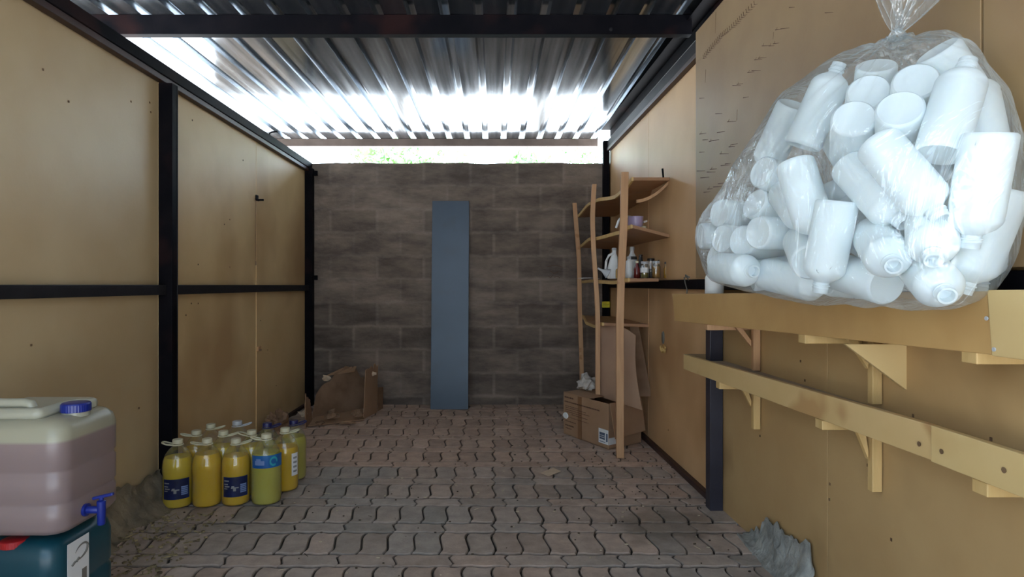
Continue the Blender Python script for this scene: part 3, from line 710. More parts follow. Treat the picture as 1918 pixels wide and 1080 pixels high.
def simple_bottle(name, label, cat, px, Y, prof, mat, cap=None, capm='white', extra=None, z=SZ3, group=None, sx=1, sy=1):
    X = rshelf(px, Y); t = item(name, label, cat, (X, Y, z), group)
    a = MB(); a.lathe(prof, (X, Y, z), 22, sx=sx, sy=sy); a.build('body', M[mat] if isinstance(mat, str) else mat, t, smooth=40)
    if cap: a = MB(); a.lathe(cap, (X, Y, z), 18); a.build('cap', M[capm], t, smooth=40)
    return t, X
simple_bottle('white_bottle', 'plain white plastic bottle standing in front of the black-banded bottle on the rack', 'bottle', 1178, 3.78,
              [(.018, 0), (.022, .004), (.023, .09), (.019, .105), (.011, .112), (.011, .118)], 'white', [(.013, .1185), (.013, .132), (.004, .134)], 'greycap')
t, X = simple_bottle('tall_bottle', 'taller whitish bottle with a black band round its shoulder on the rack', 'bottle', 1184, 3.98,
              [(.026, 0), (.030, .005), (.031, .11), (.026, .14), (.013, .165), (.012, .18)], 'white', [(.015, .181), (.015, .202), (.009, .206)], 'greycap')
a = MB(); a.lathe([(.0305, .122), (.0325, .123), (.029, .142), (.0265, .142)], (X, 3.98, SZ3), 22); a.build('black_band', M['dark'], t, smooth=40)
simple_bottle('sauce_bottle', 'small bottle of dark red liquid between white bottle and jars on the rack', 'bottle', 1193, 3.72,
              [(.016, 0), (.019, .004), (.019, .055), (.011, .075), (.008, .09)], 'maroon', [(.010, .091), (.010, .102), (.004, .104)], 'creamcap')
simple_bottle('dark_bottle', 'black tapering bottle standing behind the red one on the rack', 'bottle', 1200, 3.90,
              [(.020, 0), (.024, .004), (.023, .07), (.013, .12), (.010, .14)], 'dark', [(.012, .141), (.012, .15), (.004, .152)], 'darklid')
def jar(px, Y, r, h, fill, fm, label, lid='darklid', lr=1.0):
    X = rshelf(px, Y); t = item('glass_jar', label, 'jar', (X, Y, SZ3), 'glass jars on the rack')
    a = MB(); a.lathe([(r*.9, 0), (r, .004), (r, h*.8), (r*.82, h*.9), (r*.82, h)], (X, Y, SZ3), 22); a.build('glass', M['glass'], t, smooth=40)
    if fill: a = MB(); a.lathe([(r*.85, .003), (r*.93, .007), (r*.93, fill)], (X, Y, SZ3), 22); a.build('contents', M[fm], t, smooth=40)
    a = MB(); a.lathe([(r*.86*lr, h+.0005), (r*.88*lr, h+.013), (r*.8*lr, h+.015)], (X, Y, SZ3), 22); a.build('lid', M[lid], t, smooth=40)
    return t, X
t, X = jar(1207, 3.71, .024, .085, .030, 'olive', 'glass jar with pale label and olive liquid at the bottom, dark lid', 'greycap')
a = MB(); a.lathe([(.0243, .034), (.0246, .035), (.0246, .062), (.0243, .063)], (X, 3.71, SZ3), 22); a.build('label_band', M['paper'], t, smooth=40)
jar(1219, 3.86, .026, .110, .06, 'darklid', 'taller glass jar with dark lid standing behind the front row of jars')
jar(1229, 3.70, .026, .088, .070, 'amber', 'glass jar of brown-amber liquid with a bright metal lid', 'greycap')
jar(1238, 3.82, .022, .098, .085, 'olive', 'narrow greenish glass jar with dark lid, behind the amber jar')
t, X = simple_bottle('amber_bottle', 'slim amber bottle at the wall end of the row on the rack', 'bottle', 1247, 3.68,
              [(.011, 0), (.013, .003), (.013, .055), (.008, .072), (.006, .083)], 'amber', [(.008, .084), (.008, .095), (.003, .097)], 'darklid')
simple_bottle('small_orange_pot', 'little orange-brown pot squeezed behind the rack post', 'pot', 1158, 3.85, [(.012, 0), (.016, .003), (.016, .05), (.010, .06)], 'foam', [(.013, .0605), (.013, .072), (.004, .073)], 'white')

# ================================================================== sheet, box and bits under the rack
def sheet_fn(c00, c10, c11, c01, bow=(0, 0, 0), roundc=0):
    c00, c10, c11, c01 = map(Vector, (c00, c10, c11, c01)); bow = Vector(bow)
    def fn(u, v):
        if roundc: 
            v2 = v*(1-roundc*max(0, u-.55)**2*4*(v))
        else: v2 = v
        p = (c00*(1-u)+c10*u)*(1-v2)+(c01*(1-u)+c11*u)*v2
        return p+bow*math.sin(PI*v2)
    return fn
a = MB(); a.grid(sheet_fn(W(1121, 742, 4.16), W(1203, 768, 3.76), W(1191, 616, 3.86), W(1121, 606, 4.20), (-.02, 0, 0), .10), 14, 14, (.003, .003, 0))
single('hardboard_sheet', a, 'cardpink', 'bowed brown sheet leaning inside the rack over the big carton', 'board', bevel=None, smooth=40)
a = MB(); a.grid(sheet_fn(W(1196, 742, 4.0), W(1220, 742, 4.0), W(1196, 612, 4.06), W(1180, 612, 4.08), (0, 0, 0)), 4, 8, (.003, .003, 0))
single('hardboard_sheet', a, 'carddark', 'narrow darker brown sheet leaning behind the bowed sheet against the wall', 'board', bevel=None, smooth=40)

# carton
c0 = Vector((.712, 3.84, 0)); cl = Vector((.480, 4.262, 0)); cr = Vector((.955, 4.015, 0)); cb = cl+(cr-c0)
Hc = .284
box = thing('cardboard_box', 'big brown cardboard carton with dark print and white label under the rack', 'box', ((cl.x+cr.x)/2, (cl.y+cr.y)/2, 0))
up = Vector((0, 0, Hc)); tk = .005
def wall(a_, b_, z0=0.002, z1=Hc, inn=None, m='card', name='side', parent=box, off=Vector((0, 0, 0))):
    d = (b_-a_).normalized(); n = Vector((-d.y, d.x, 0)); mb = MB()
    A = [a_+off+Vector((0, 0, z0)), b_+off+Vector((0, 0, z0)), b_+off+Vector((0, 0, z1)), a_+off+Vector((0, 0, z1))]
    mb.hexa(A, [p+n*tk for p in A]); return mb.build(name, M[m], parent, bevel=.001)
side = wall(cl, c0); wall(c0, cr, name='side'); wall(cr, cb); wall(cb, cl)
mb = MB(); mb.hexa([cl+Vector((0, 0, .002)), c0+Vector((0, 0, .002)), cr+Vector((0, 0, .002)), cb+Vector((0, 0, .002))], [v+Vector((0, 0, .006)) for v in (cl, c0, cr, cb)]); mb.build('bottom', M['card'], box)
# top flaps: far part closed, the corner by the post open
e1 = (c0-cl); e2 = (cr-c0); z = Vector((0, 0, Hc+.001))
mb = MB(); pts = [cl+z, cl+e1*.60+z, cl+e1*.60+e2*.45+z, cl+e2*.5+z]; mb.prism(pts, (0, 0, .004)); mb.build('flap', M['card'], box, bevel=.001)
mb = MB(); pts = [cb+z, cb-e2*.48+z, cb-e2*.48+e1*.95+z, cb+e1*.95+z]; mb.prism(pts, (0, 0, .004)); mb.build('flap', M['card'], box, bevel=.001)
# flap hanging over the right hand side
nn = Vector((e2.y, -e2.x, 0)).normalized()
mb = MB(); q = [c0+e2*.02+Vector((0, 0, Hc+.004)), cr-e2*.0+Vector((0, 0, Hc+.004)), cr+nn*.03+Vector((0, 0, .085)), c0+e2*.02+nn*.045+Vector((0, 0, .075))]
mb.hexa([v+nn*.001 for v in q], [v+nn*.006 for v in q]); o = mb.build('flap', M['card'], box, bevel=.001); o['label'] = 'flap folded down over the right side'
# tape strip, print, label on the left-facing side
d1 = e1.normalized(); n1 = Vector((d1.y, -d1.x, 0)); 
if n1.x > 0: n1 = -n1
L1 = e1.length
def onside(u0, u1, z0_, z1_, off): 
    return [cl+d1*(u0*L1)+n1*off+Vector((0, 0, z0_*Hc)), cl+d1*(u1*L1)+n1*off+Vector((0, 0, z0_*Hc)), cl+d1*(u1*L1)+n1*off+Vector((0, 0, z1_*Hc)), cl+d1*(u0*L1)+n1*off+Vector((0, 0, z1_*Hc))]
mb = MB(); q = onside(.34, .43, .005, .995, .0006); mb.hexa(q, [v+n1*.0005 for v in q]); mb.build('tape', M['tape'], side)
r_ = random.Random(2)
rows = [(.03, .24, .905, .035), (.03, .82, .80, .03), (.05, .36, .70, .014), (.05, .52, .66, .014), (.05, .60, .61, .014), (.05, .42, .565, .014), (.20, .56, .52, .014), (.05, .58, .44, .01), (.05, .30, .34, .02), (.05, .25, .24, .03), (.06, .2, .17, .02)]
for (u0, u1, zz, hh) in rows:
    u = u0; mb = MB()
    while u < u1:
        wd = r_.uniform(.012, .035); q = onside(u, min(u+wd, u1), zz-hh/2, zz+hh/2, .0014); mb.hexa(q, [v+n1*.0003 for v in q]); u += wd+.008
    mb.build('printed_line', M['ink'], side)
mb = MB(); q = onside(.80, .998, .10, .42, .0018); mb.hexa(q, [v+n1*.0005 for v in q])
d2 = e2.normalized(); n2 = nn
q = [c0+n2*.0008+Vector((0, 0, .10*Hc)), c0+d2*.10+n2*.0008+Vector((0, 0, .10*Hc)), c0+d2*.10+n2*.0008+Vector((0, 0, .25*Hc)), c0+n2*.0008+Vector((0, 0, .25*Hc))]
mb.hexa(q, [v+n2*.0005 for v in q]); lab = mb.build('paper_label', M['paper'], side); lab['label'] = 'white shipping label wrapped round the corner'
mb = MB()
for (u0, u1, z0_, z1_) in ((.82, .93, .28, .34), (.82, .93, .24, .27), (.82, .93, .19, .23), (.82, .94, .13, .145), (.955, .985, .16, .34)):
    q = onside(u0, u1, z0_, z1_, .0026); mb.hexa(q, [v+n1*.0003 for v in q])
mb.build('label_print', M['navy2'], lab)
mb = MB(); c = cl+d1*(.06*L1)+n1*.002+Vector((0, 0, .46*Hc)); rot = n1.to_track_quat('Z', 'X').to_matrix()
mb.lathe([(.001, 0), (.022, 0), (.019, .006), (.001, .008)], c, 14, rot=rot, sy=1.35); mb.build('round_sticker', M['paper'], side, smooth=40)
# crumpled plastic on the carton
def crumple(mb, c, r, seed, sub=3, amp=.35, flat=1.0):
    bm = bmesh.new(); bmesh.ops.create_icosphere(bm, subdivisions=sub, radius=1)
    vs = []
    for v in bm.verts:
        d = v.co.normalized(); k = 1+amp*noise.noise(d*1.7+Vector((seed, 0, 0)))*1.4+amp*.6*noise.noise(d*4+Vector((0, seed, 0)))
        p = Vector((d.x*r[0]*k, d.y*r[1]*k, d.z*r[2]*k))
        if p.z < -r[2]*flat: p.z = -r[2]*flat
        vs.append(Vector(c)+p)
    idx = {v: i for i, v in enumerate(bm.verts)}
    fs = [tuple(idx[v] for v in f.verts) for f in bm.faces]; bm.free(); mb.add(vs, fs); return mb
mb = MB(); c = W(1099, 718, 4.33); c.z = Hc+.052; crumple(mb, c, (.055, .08, .052), 4, 3, .5, .9)
single('crumpled_plastic_bag', mb, 'greyfilm', 'crumpled grey clear plastic bag on top of the carton', 'plastic bag', bevel=None)

# ================================================================== torn carton in the far left corner
tc_ = thing('torn_cardboard_box', 'open torn brown cardboard box slumped in the left back corner', 'box', (-1.2, 4.9, 0))
def panel(pts, t, m, name, parent, nu=10, jag=0, seed=0, bow=(0, 0, 0), jagside='top'):
    c00, c10, c11, c01 = [Vector(p) for p in pts]; bow = Vector(bow)
    def fn(u, v):
        p = (c00*(1-u)+c10*u)*(1-v)+(c01*(1-u)+c11*u)*v+bow*math.sin(PI*u)*v
        if jag: p = p+Vector((0, 0, 1))*jag*v*noise.noise(Vector((u*6, seed, 0)))*2
        p = p+Vector((.004, .004, 0))*noise.noise(Vector((u*5, v*5, seed)))
        return p
    a = MB(); a.grid(fn, nu*2, nu, t); return a.build(name, M[m], parent, smooth=35)
panel([W(583, 788, 4.72), W(683, 766, 5.14), W(682, 704, 5.18), W(592, 738, 4.80)], (.0, .005, 0), 'carddark', 'back_panel', tc_, jag=.035, seed=3, bow=(0, .05, .12))
panel([W(680, 786, 4.72), W(705, 772, 4.98), W(707, 683, 5.02), W(684, 692, 4.78)], (.005, .0, 0), 'card', 'side_panel', tc_, jag=.02, seed=8)
panel([W(571, 806, 4.40), W(584, 790, 4.68), W(580, 748, 4.72), W(571, 740, 4.5)], (.005, 0, 0), 'card', 'side_panel', tc_, jag=.02, seed=12)
a = MB(); a.grid(lambda u, v: (lambda p: Vector((p.x, p.y, .012+.02*max(0, noise.noise(Vector((u*4, v*4, 1)))))))((W(577, 800, 4.45)*(1-u)+W(682, 788, 4.66)*u)*(1-v)+(W(590, 778, 4.75)*(1-u)+W(680, 772, 5.05)*u)*v), 14, 10, (0, 0, -.006))
a.build('bottom_panel', M['card'], tc_, smooth=40)
panel([W(611, 704, 4.98), W(664, 696, 5.02), W(668, 686, 5.1), W(640, 690, 5.1)], (0, 0, .005), 'card', 'flap', tc_, jag=.01, seed=20)
for i, (x, y_, Y, w_) in enumerate(((610, 708, 4.95, .030), (568, 775, 4.52, .03), (700, 700, 4.9, .022))):
    a = MB(); c = W(x, y_, Y); crumple(a, c, (w_, w_*.4, w_*.7), 30+i, 2, .8); a.build('torn_edge', M['cardpale'], tc_)
a = MB(); a.grid(lambda u, v: (W(707, 782, 5.02)*(1-u)+W(716, 776, 5.14)*u)*(1-v)+(W(707, 725, 5.08)*(1-u)+W(717, 724, 5.18)*u)*v, 3, 3, (.005, 0, 0))
single('cardboard_sheet', a, 'carddark', 'narrow dark cardboard sheet standing behind the torn box', 'cardboard', bevel=None)
a = MB(); c = W(552, 795, 4.24); c.z = .068; c.x = -1.475; crumple(a, c, (.07, .12, .09), 51, 4, .55, .72)
single('crumpled_cardboard', a, 'carddark', 'dark crumpled heap of cardboard against the left wall, beside the torn box', 'cardboard', bevel=None, smooth=20)
for i, (x, y_, Y, r0) in enumerate(((622, 795, 4.60, (.05, .04, .03)), (668, 788, 4.66, (.035, .03, .03)), (600, 800, 4.50, (.03, .03, .012)), (648, 797, 4.52, (.06, .03, .010)))):
    a = MB(); c = W(x, y_, Y); c.z = r0[2]*.75+(.036 if i < 2 else .012); crumple(a, c, r0, 60+i, 2, .8, .75)
    single('cardboard_scrap', a, 'carddark' if i != 3 else 'card', ['upright torn scrap of cardboard on the box floor, nearer the left wall', 'small torn scrap of cardboard by the right box panel', 'dark flat scrap of cardboard at the front left box corner', 'flat pale scrap of cardboard lying in front of the torn box'][i], 'cardboard', 'cardboard scraps around the torn box', bevel=None)

# ================================================================== leaning metal sheet
a = MB(); b0 = 5.115; b1 = 5.285; X0 = W(807, 0, b0).x; X1 = W(877, 0, b0).x; zt = 1.735
ln = thing('metal_sheet', 'tall narrow slate-blue folded metal sheet leaning on the block wall', 'metal sheet', ((X0+X1)/2, b0, 0))
for (x0, x1, t0, t1, nm) in ((X0, X1, 0, .002, 'face'), (X0, X0+.002, .0021, .028, 'folded_edge'), (X1-.002, X1, .0021, .028, 'folded_edge')):
    a = MB(); s = .012
    a.hexa([(x0, b0+t0-.03, .002), (x1, b0+t0-.03, .002), (x1-s*.3, b1+t0-.03, zt), (x0+s*.3, b1+t0-.03, zt)], [(x0, b0+t1-.03, .002), (x1, b0+t1-.03, .002), (x1-s*.3, b1+t1-.03, zt), (x0+s*.3, b1+t1-.03, zt)])
    a.build(nm, M['bluemetal'], ln)

# ================================================================== jerrycans at the left
def rrect(hx, hy, r, n=7):
    out = []
    for cx_, cy_, a0 in ((hx-r, hy-r, 0), (-hx+r, hy-r, 90), (-hx+r, -hy+r, 180), (hx-r, -hy+r, 270)):
        for i in range(n): an = math.radians(a0+90*i/(n-1)); out.append((cx_+r*math.cos(an), cy_+r*math.sin(an)))
    return out
def can_body(mb, c, hx, hy, h, r, rings, capxy=None):
    """rounded square can; rings = heights of moulded grooves"""
    prof = [(0, -.030), (.006, -.012), (.022, 0)]
    zs = [.022]
    for g in rings: prof += [(g-.010, 0), (g-.004, -.0035), (g+.004, -.0035), (g+.010, 0)]
    prof += [(h-.045, 0), (h-.022, -.006), (h-.008, -.018), (h, -.036)]
    prof.sort()
    base = rrect(hx, hy, r); n = len(base); vs = []; fs = []
    for z, ins in prof:
        k1 = (hx+ins)/hx; k2 = (hy+ins)/hy
        vs += [(c[0]+x*k1, c[1]+y*k2, c[2]+z) for x, y in base]
    m = len(prof)
    for k in range(m-1):
        for i in range(n): j = (i+1) % n; fs.append((k*n+i, k*n+j, (k+1)*n+j, (k+1)*n+i))
    fs += [tuple(range(n-1, -1, -1)), tuple((m-1)*n+i for i in range(n))]
    mb.add(vs, fs)
cxc = -1.267; cyc = 1.735; hx = .148; hy = .132
zc = .362
jc = thing('jerrycan', 'big white translucent jerrycan with blue cap and tap, stacked on the teal can', 'jerrycan', (cxc, cyc, zc))
a = MB(); can_body(a, (cxc, cyc, zc), hx, hy, .304, .045, [.085, .170]); body = a.build('body', M['jerry'], jc, smooth=45)
# sunk corner for the neck is suggested by a raised shoulder round the rest of the top
a = MB()
sh = [(cxc-hx+.035, cyc-hy+.034), (cxc+.055, cyc-hy+.034), (cxc+.068, cyc-hy+.05), (cxc+.060, cyc+.0), (cxc+.070, cyc+.040), (cxc+.112, cyc+.055), (cxc+.105, cyc+hy-.045), (cxc+.08, cyc+hy-.034), (cxc-hx+.035, cyc+hy-.034)]
a.prism([(x, y, zc+.298) for x, y in sh], (0, 0, .032)); a.build('shoulder', M['jerry2'], jc, bevel=.012, smooth=60)
a = MB(); hz0 = zc+.334
a.tube([(cxc-.10, cyc-.06, hz0-.010), (cxc-.095, cyc-.06, hz0+.002), (cxc-.08, cyc-.06, hz0+.006), (cxc+.0, cyc-.06, hz0+.006), (cxc+.015, cyc-.06, hz0+.002), (cxc+.02, cyc-.06, hz0-.010)], .013, 12); a.build('handle', M['jerry2'], jc, smooth=60)
ncx, ncy = cxc+.103, cyc-.010
a = MB(); a.lathe([(.034, .296), (.034, .308)], (ncx, ncy, zc), 24); nk = a.build('neck', M['jerry2'], jc, smooth=40)
def capmesh(a, c, r, h, n=36, rot=None):
    """ribbed screw cap"""
    c = Vector(c); vs = []; fs = []
    for z, rr, rib in ((0, r, 1), (h*.82, r, 1), (h*.95, r*.96, 0), (h, r*.9, 0)):
        for i in range(n*2):
            q = rr*(1+(.02 if (i % 2) and rib else 0)); an = PI*i/n; v = Vector((q*math.cos(an), q*math.sin(an), z))
            if rot: v = rot @ v
            vs.append(c+v)
    m = n*2
    for k in range(3):
        for i in range(m): j = (i+1) % m; fs.append((k*m+i, k*m+j, (k+1)*m+j, (k+1)*m+i))
    fs += [tuple(range(m-1, -1, -1)), tuple(3*m+i for i in range(m))]
    a.add(vs, fs)
a = MB(); capmesh(a, (ncx, ncy, zc+.3085), .036, .024); a.build('cap', M['blue'], jc, smooth=30)
# tap
tp = W(178, 960, cyc-.02); tx = cxc+hx; tz = zc+.044; ty = cyc-.04
a = MB(); rx = Matrix.Rotation(PI/2, 3, 'Y')
a.lathe([(.017, 0), (.017, .007), (.010, .008), (.010, .034), (.008, .04)], (tx, ty, tz), 18, rot=rx)
a.lathe([(.009, -.040), (.010, -.036), (.011, .0), (.0115, .024), (.009, .026)], (tx+.045, ty, tz), 18)
tap = a.build('tap', M['blue'], jc, smooth=40)
a = MB(); a.bar((tx+.022, ty, tz+.031), (tx+.078, ty, tz+.044), .010, .008); a.lathe([(.006, .0262), (.006, .036)], (tx+.045, ty, tz), 10); a.build('tap_lever', M['blue'], tap, bevel=.002)
# lower can
tcx = -1.292; tcy = 1.745; hx2 = .150; hy2 = .135
td = thing('jerrycan', 'dark teal plastic jerrycan with red cap, standing on the floor under the white one', 'jerrycan', (tcx, tcy, 0))
a = MB(); can_body(a, (tcx, tcy, .001), hx2, hy2, .345, .045, [.10, .2]); a.build('body', M['teal'], td, smooth=45)
a = MB()
a.prism([(tcx-.02, tcy-.07, .342), (tcx+.11, tcy-.07, .342), (tcx+.11, tcy+.10, .342), (tcx-.02, tcy+.10, .342)], (0, 0, .018)); a.build('shoulder', M['teal'], td, bevel=.006)
a = MB(); capmesh(a, (W(28, 0, 1.648).x, 1.648, .329), .033, .018); a.build('cap', M['red'], td, smooth=30)
a = MB(); xf = tcx+hx2+.0006
a.hexa([(xf, tcy-.088, .155), (xf, tcy-.000, .155), (xf, tcy-.000, .325), (xf, tcy-.088, .325)], [(xf+.0006, tcy-.088, .155), (xf+.0006, tcy-.000, .155), (xf+.0006, tcy-.000, .325), (xf+.0006, tcy-.088, .325)])
lb = a.build('paper_label', M['paper'], td)
a = MB(); pts = []
for i in range(22):
    t = i/21; an = math.radians(150-290*t); pts.append((xf+.0022, tcy-.036+.026*math.cos(an)*(1+.15*t), .287+.018*math.sin(an)+.006*math.cos(an)))
a.tube(pts, [.0004+.0028*math.sin(PI*i/21) for i in range(22)], 6)
a.tube([(xf+.0022, tcy-.072, .262), (xf+.0022, tcy-.060, .268)], .003, 6); a.tube([(xf+.0022, tcy-.055, .266), (xf+.0022, tcy-.044, .274)], .003, 6)
a.build('swirl_logo', M['greyplate'], lb)
a = MB(); a.box(xf+.0007, xf+.0012, tcy-.03, tcy-.01, .19, .235); a.build('label_print', M['greyplate'], lb)

# ================================================================== five litre bottles of yellow liquid
PR5 = [(.050, 0), (.060, .004), (.064, .014), (.0655, .05), (.0645, .08), (.0655, .085), (.0645, .115), (.0655, .12), (.0645, .15), (.0655, .155), (.066, .185), (.063, .212), (.053, .240), (.038, .262), (.024, .276), (.0195, .281), (.0195, .292)]
def make5(liq, fill, sc=1.0, cap='creamcap', ang=0, label_kind=None, kettle=False, name='five_litre_bottle'):
    root = thing(name, 'x', 'bottle', (0, 0, 0))
    prof = [(r*sc, z*sc) for r, z in PR5]
    a = MB(); a.lathe(prof, (0, 0, .001), 32); a.build('bottle_shell', M['pet'], root, smooth=50, loc=(0, 0, 0))
    ins = []
    for r, z in prof:
        if z < fill: ins.append(((r-.003), z+.003 if z < .01 else z))
    rf = None
    for (r0, z0_), (r1, z1_) in zip(prof, prof[1:]):
        if z0_ <= fill <= z1_: rf = r0+(r1-r0)*(fill-z0_)/(z1_-z0_)-.003
    ins.append((rf, fill)); a = MB(); a.lathe(ins, (0, 0, .001), 32); a.build('liquid', M[liq], root, smooth=50, loc=(0, 0, 0))
    a = MB(); capmesh(a, (0, 0, .2885*sc), .0225*sc, .020, 18); a.build('cap', M[cap], root, smooth=30, loc=(0, 0, 0))
    a = MB(); ca, sa = math.cos(ang), math.sin(ang)
    ring = [(.0235*sc*math.cos(t), .0235*sc*math.sin(t), .283*sc) for t in [2*PI*i/18 for i in range(18)]]
    a.tube(ring, .003, 7, closed=True)
    L_ = [(.020, -.012, 0), (.042, -.017, .004), (.062, -.013, .010), (.069, 0, .012), (.062, .013, .010), (.042, .017, .004), (.020, .012, 0)]
    a.tube(smooth_pts([Vector((x*ca-y*sa, x*sa+y*ca, .283*sc+z)) for x, y, z in L_], 3), .0036, 7); a.build('carry_handle', M[cap] if cap != 'navy' else M['navy'], root, smooth=50, loc=(0, 0, 0))
    if label_kind:
        z0_, z1_, a0, a1, mat_ = label_kind
        a = MB(); R_ = .0668*sc
        def arc(b0, b1, w0, w1, R_, t=.0005): 
            return lambda u, v: Vector((R_*math.cos(b0+(b1-b0)*u), R_*math.sin(b0+(b1-b0)*u), w0+(w1-w0)*v))
        a.grid(arc(a0, a1, z0_, z1_, R_), 16, 4); lab = a.build('label', M[mat_], root, smooth=50, loc=(0, 0, 0), fix=False)
        a = MB(); d = a1-a0; h_ = z1_-z0_; R2 = R_+.0006
        if mat_ == 'labelnavy':
            for (u0, u1, v0, v1) in ((.05, .26, .78, .84), (.05, .22, .62, .67), (.08, .28, .50, .56), (.05, .2, .4, .44), (.34, .62, .44, .50), (.42, .52, .30, .44), (.36, .46, .48, .56)): a.grid(arc(a0+d*u0, a0+d*u1, z0_+h_*v0, z0_+h_*v1, R2), 4, 1)
            a.build('label_print', M['foil'], lab, smooth=50, loc=(0, 0, 0), fix=False)
            a = MB()
            for i in range(5): a.grid(arc(a0+d*.68, a0+d*.93, z0_+h_*(.2+.09*i), z0_+h_*(.265+.09*i), R2), 4, 1)
            a.build('label_print', M['labelpale'], lab, smooth=50, loc=(0, 0, 0), fix=False)
        elif mat_ == 'labelblue':
            for (u0, u1, v0, v1, mm) in ((.12, .4, .25, .6, 0), (.16, .3, .6, .75, 0)): a.grid(arc(a0+d*u0, a0+d*u1, z0_+h_*v0, z0_+h_*v1, R2), 5, 1)
            a.build('label_print', M['labelpale'], lab, smooth=50, loc=(0, 0, 0), fix=False)
            a = MB()
            for i in range(14):
                t0 = 2*PI*i/16; c_, s_ = math.cos(t0), math.sin(t0); u = .66+.10*c_; v = .5+.30*s_; a.grid(arc(a0+d*(u-.022), a0+d*(u+.022), z0_+h_*(v-.08), z0_+h_*(v+.08), R2), 2, 1)
            a.build('label_print', M['labelteal'], lab, smooth=50, loc=(0, 0, 0), fix=False)
        else:
            for i in range(4): a.grid(arc(a0+d*.2, a0+d*.8, z0_+h_*(.15+.2*i), z0_+h_*(.24+.2*i), R2), 3, 1)
            a.build('label_print', M['foil'], lab, smooth=50, loc=(0, 0, 0), fix=False)
    return root
fa = math.radians(-64)     # azimuth that faces the camera from there
navy = (.048, .140, fa-1.0, fa+.80, 'labelnavy')
blue = (.178, .236, fa-1.15, fa+1.15, 'labelblue')
whit = (.08, .19, fa+.35, fa+.95, 'paper')
G5 = 'big bottles of yellow liquid on the floor'
def at5(px, yb_front, r=.066):
    Yf = F*CAMH/(yb_front-CY); Y = Yf+r; return Vector((W(px, 0, Y).x, Y, 0))
B5 = [
 (at5(333, 956), make5('juice', .228, 1, 'creamcap', math.radians(185), navy), 'leftmost of the front row of yellow bottles, with navy label, by the steel post'),
 (at5(388, 954), make5('juice3', .240, 1, 'creamcap', math.radians(200), None), 'front-row yellow bottle with no label, between two navy-labelled ones'),
 (at5(442, 951), make5('juice3', .225, .98, 'creamcap', math.radians(20), navy), 'front-row yellow bottle with navy label and white handle turned right'),
 (at5(499, 950, .07), make5('juice2', .238, 1.05, 'creamcap', math.radians(190), blue), 'largest greenish-yellow bottle with a bright blue band label, right end of front row'),
 (at5(534, 924), make5('juice3', .215, 1, 'creamcap', math.radians(20), whit), 'yellow bottle with a white side label, behind the blue-banded one'),
 (at5(550, 903), make5('juice2', .225, 1, 'navy', math.radians(40), None), 'greenish bottle with navy cap at the right rear of the group'),
 (Vector((-1.462, 3.045, 0)), make5('juice3', .225, 1, 'creamcap', math.radians(200), None), 'yellow bottle in the second row, nearest the steel post'),
 (Vector((-1.325, 3.035, 0)), make5('juice', .235, 1, 'creamcap', math.radians(15), None), 'second-row yellow bottle right behind the unlabelled front one'),
 (Vector((-1.190, 3.045, 0)), make5('juice', .235, 1, 'creamcap', math.radians(170), None), 'second-row yellow bottle between the front navy-labelled and blue-banded ones'),
 (Vector((-1.455, 3.185, 0)), make5('juice3', .2, 1, 'creamcap', math.radians(10), None), 'rear-row yellow bottle nearest the left wall'),
 (Vector((-1.315, 3.175, 0)), make5('juice2', .17, 1.06, 'greycap', math.radians(15), None), 'tall rear-row bottle with grey cap, hardly filled'),
 (Vector((-1.165, 3.185, 0)), make5('juice2', .21, 1.02, 'navy', math.radians(35), None), 'rear-row bottle with navy cap beside the grey-capped one')]
for p, o, l in B5:
    o.location = p; o['label'] = l; o['group'] = G5

# ================================================================== bag of white bottles
BAGB=[(0.743,1.279,1.366,0.44,0.84,-0.32),(0.795,1.314,1.432,0.43,0.84,-0.32),(0.785,1.197,1.362,0.49,0.78,-0.40),(0.842,1.236,1.428,0.48,0.81,-0.33),(0.827,1.150,1.261,0.36,0.12,0.92),(0.862,1.076,1.284,-0.03,0.19,-0.98),(0.759,1.224,1.300,0.23,-0.55,-0.80),(0.778,1.352,1.280,0.13,-0.70,-0.70),(0.703,1.448,1.307,0.16,-0.25,-0.96),(0.741,1.490,1.353,0.33,-0.22,0.92),(0.775,1.598,1.486,-0.17,0.59,-0.79),(0.703,1.624,1.318,0.89,0.40,-0.21),(0.701,1.668,1.241,0.89,0.31,-0.34),(0.674,1.584,1.155,0.92,0.39,-0.00),(0.666,1.665,1.140,0.85,0.52,-0.10),(0.656,1.782,1.154,0.88,0.47,-0.06),(0.677,1.864,1.236,0.93,0.36,-0.03),(0.660,1.980,1.177,1.00,-0.02,0.03),(0.703,1.692,1.045,0.97,-0.21,0.14),(0.670,1.887,1.105,0.97,0.20,-0.16),(0.760,1.618,1.259,-0.15,-0.88,-0.46),(0.645,1.758,1.069,0.05,-1.00,-0.07),(0.719,1.405,1.071,0.29,0.88,0.38),(0.737,1.329,1.201,-0.10,0.17,-0.98),(0.815,1.331,1.128,-0.34,-0.87,-0.36),(0.873,1.281,1.071,-0.32,-0.88,-0.35),(0.870,1.237,1.182,-0.44,-0.68,-0.59),(0.938,1.139,1.196,-0.22,0.21,-0.95),(0.905,1.264,1.500,0.62,0.12,-0.77),(0.957,1.199,1.247,-0.12,0.10,0.99),(0.872,1.411,1.521,0.24,0.57,-0.78),(0.717,1.632,1.050,0.33,-0.93,-0.18),(0.832,1.534,1.035,0.34,-0.94,-0.06),(0.810,1.275,1.020,-0.13,0.97,0.21),(0.970,1.222,1.208,-0.03,0.05,-1.00),(0.855,1.581,1.435,0.15,-0.53,-0.83),(0.880,1.358,1.253,-0.26,0.82,-0.51),(0.887,1.450,1.263,0.37,-0.25,0.89),(0.936,1.266,1.215,-0.19,0.68,0.70),(0.824,1.655,1.219,0.31,-0.93,0.20),(0.940,1.357,1.124,-0.13,0.97,0.20),(0.786,1.605,1.066,0.61,-0.54,0.57),(0.829,1.397,1.132,0.56,-0.56,-0.62)]
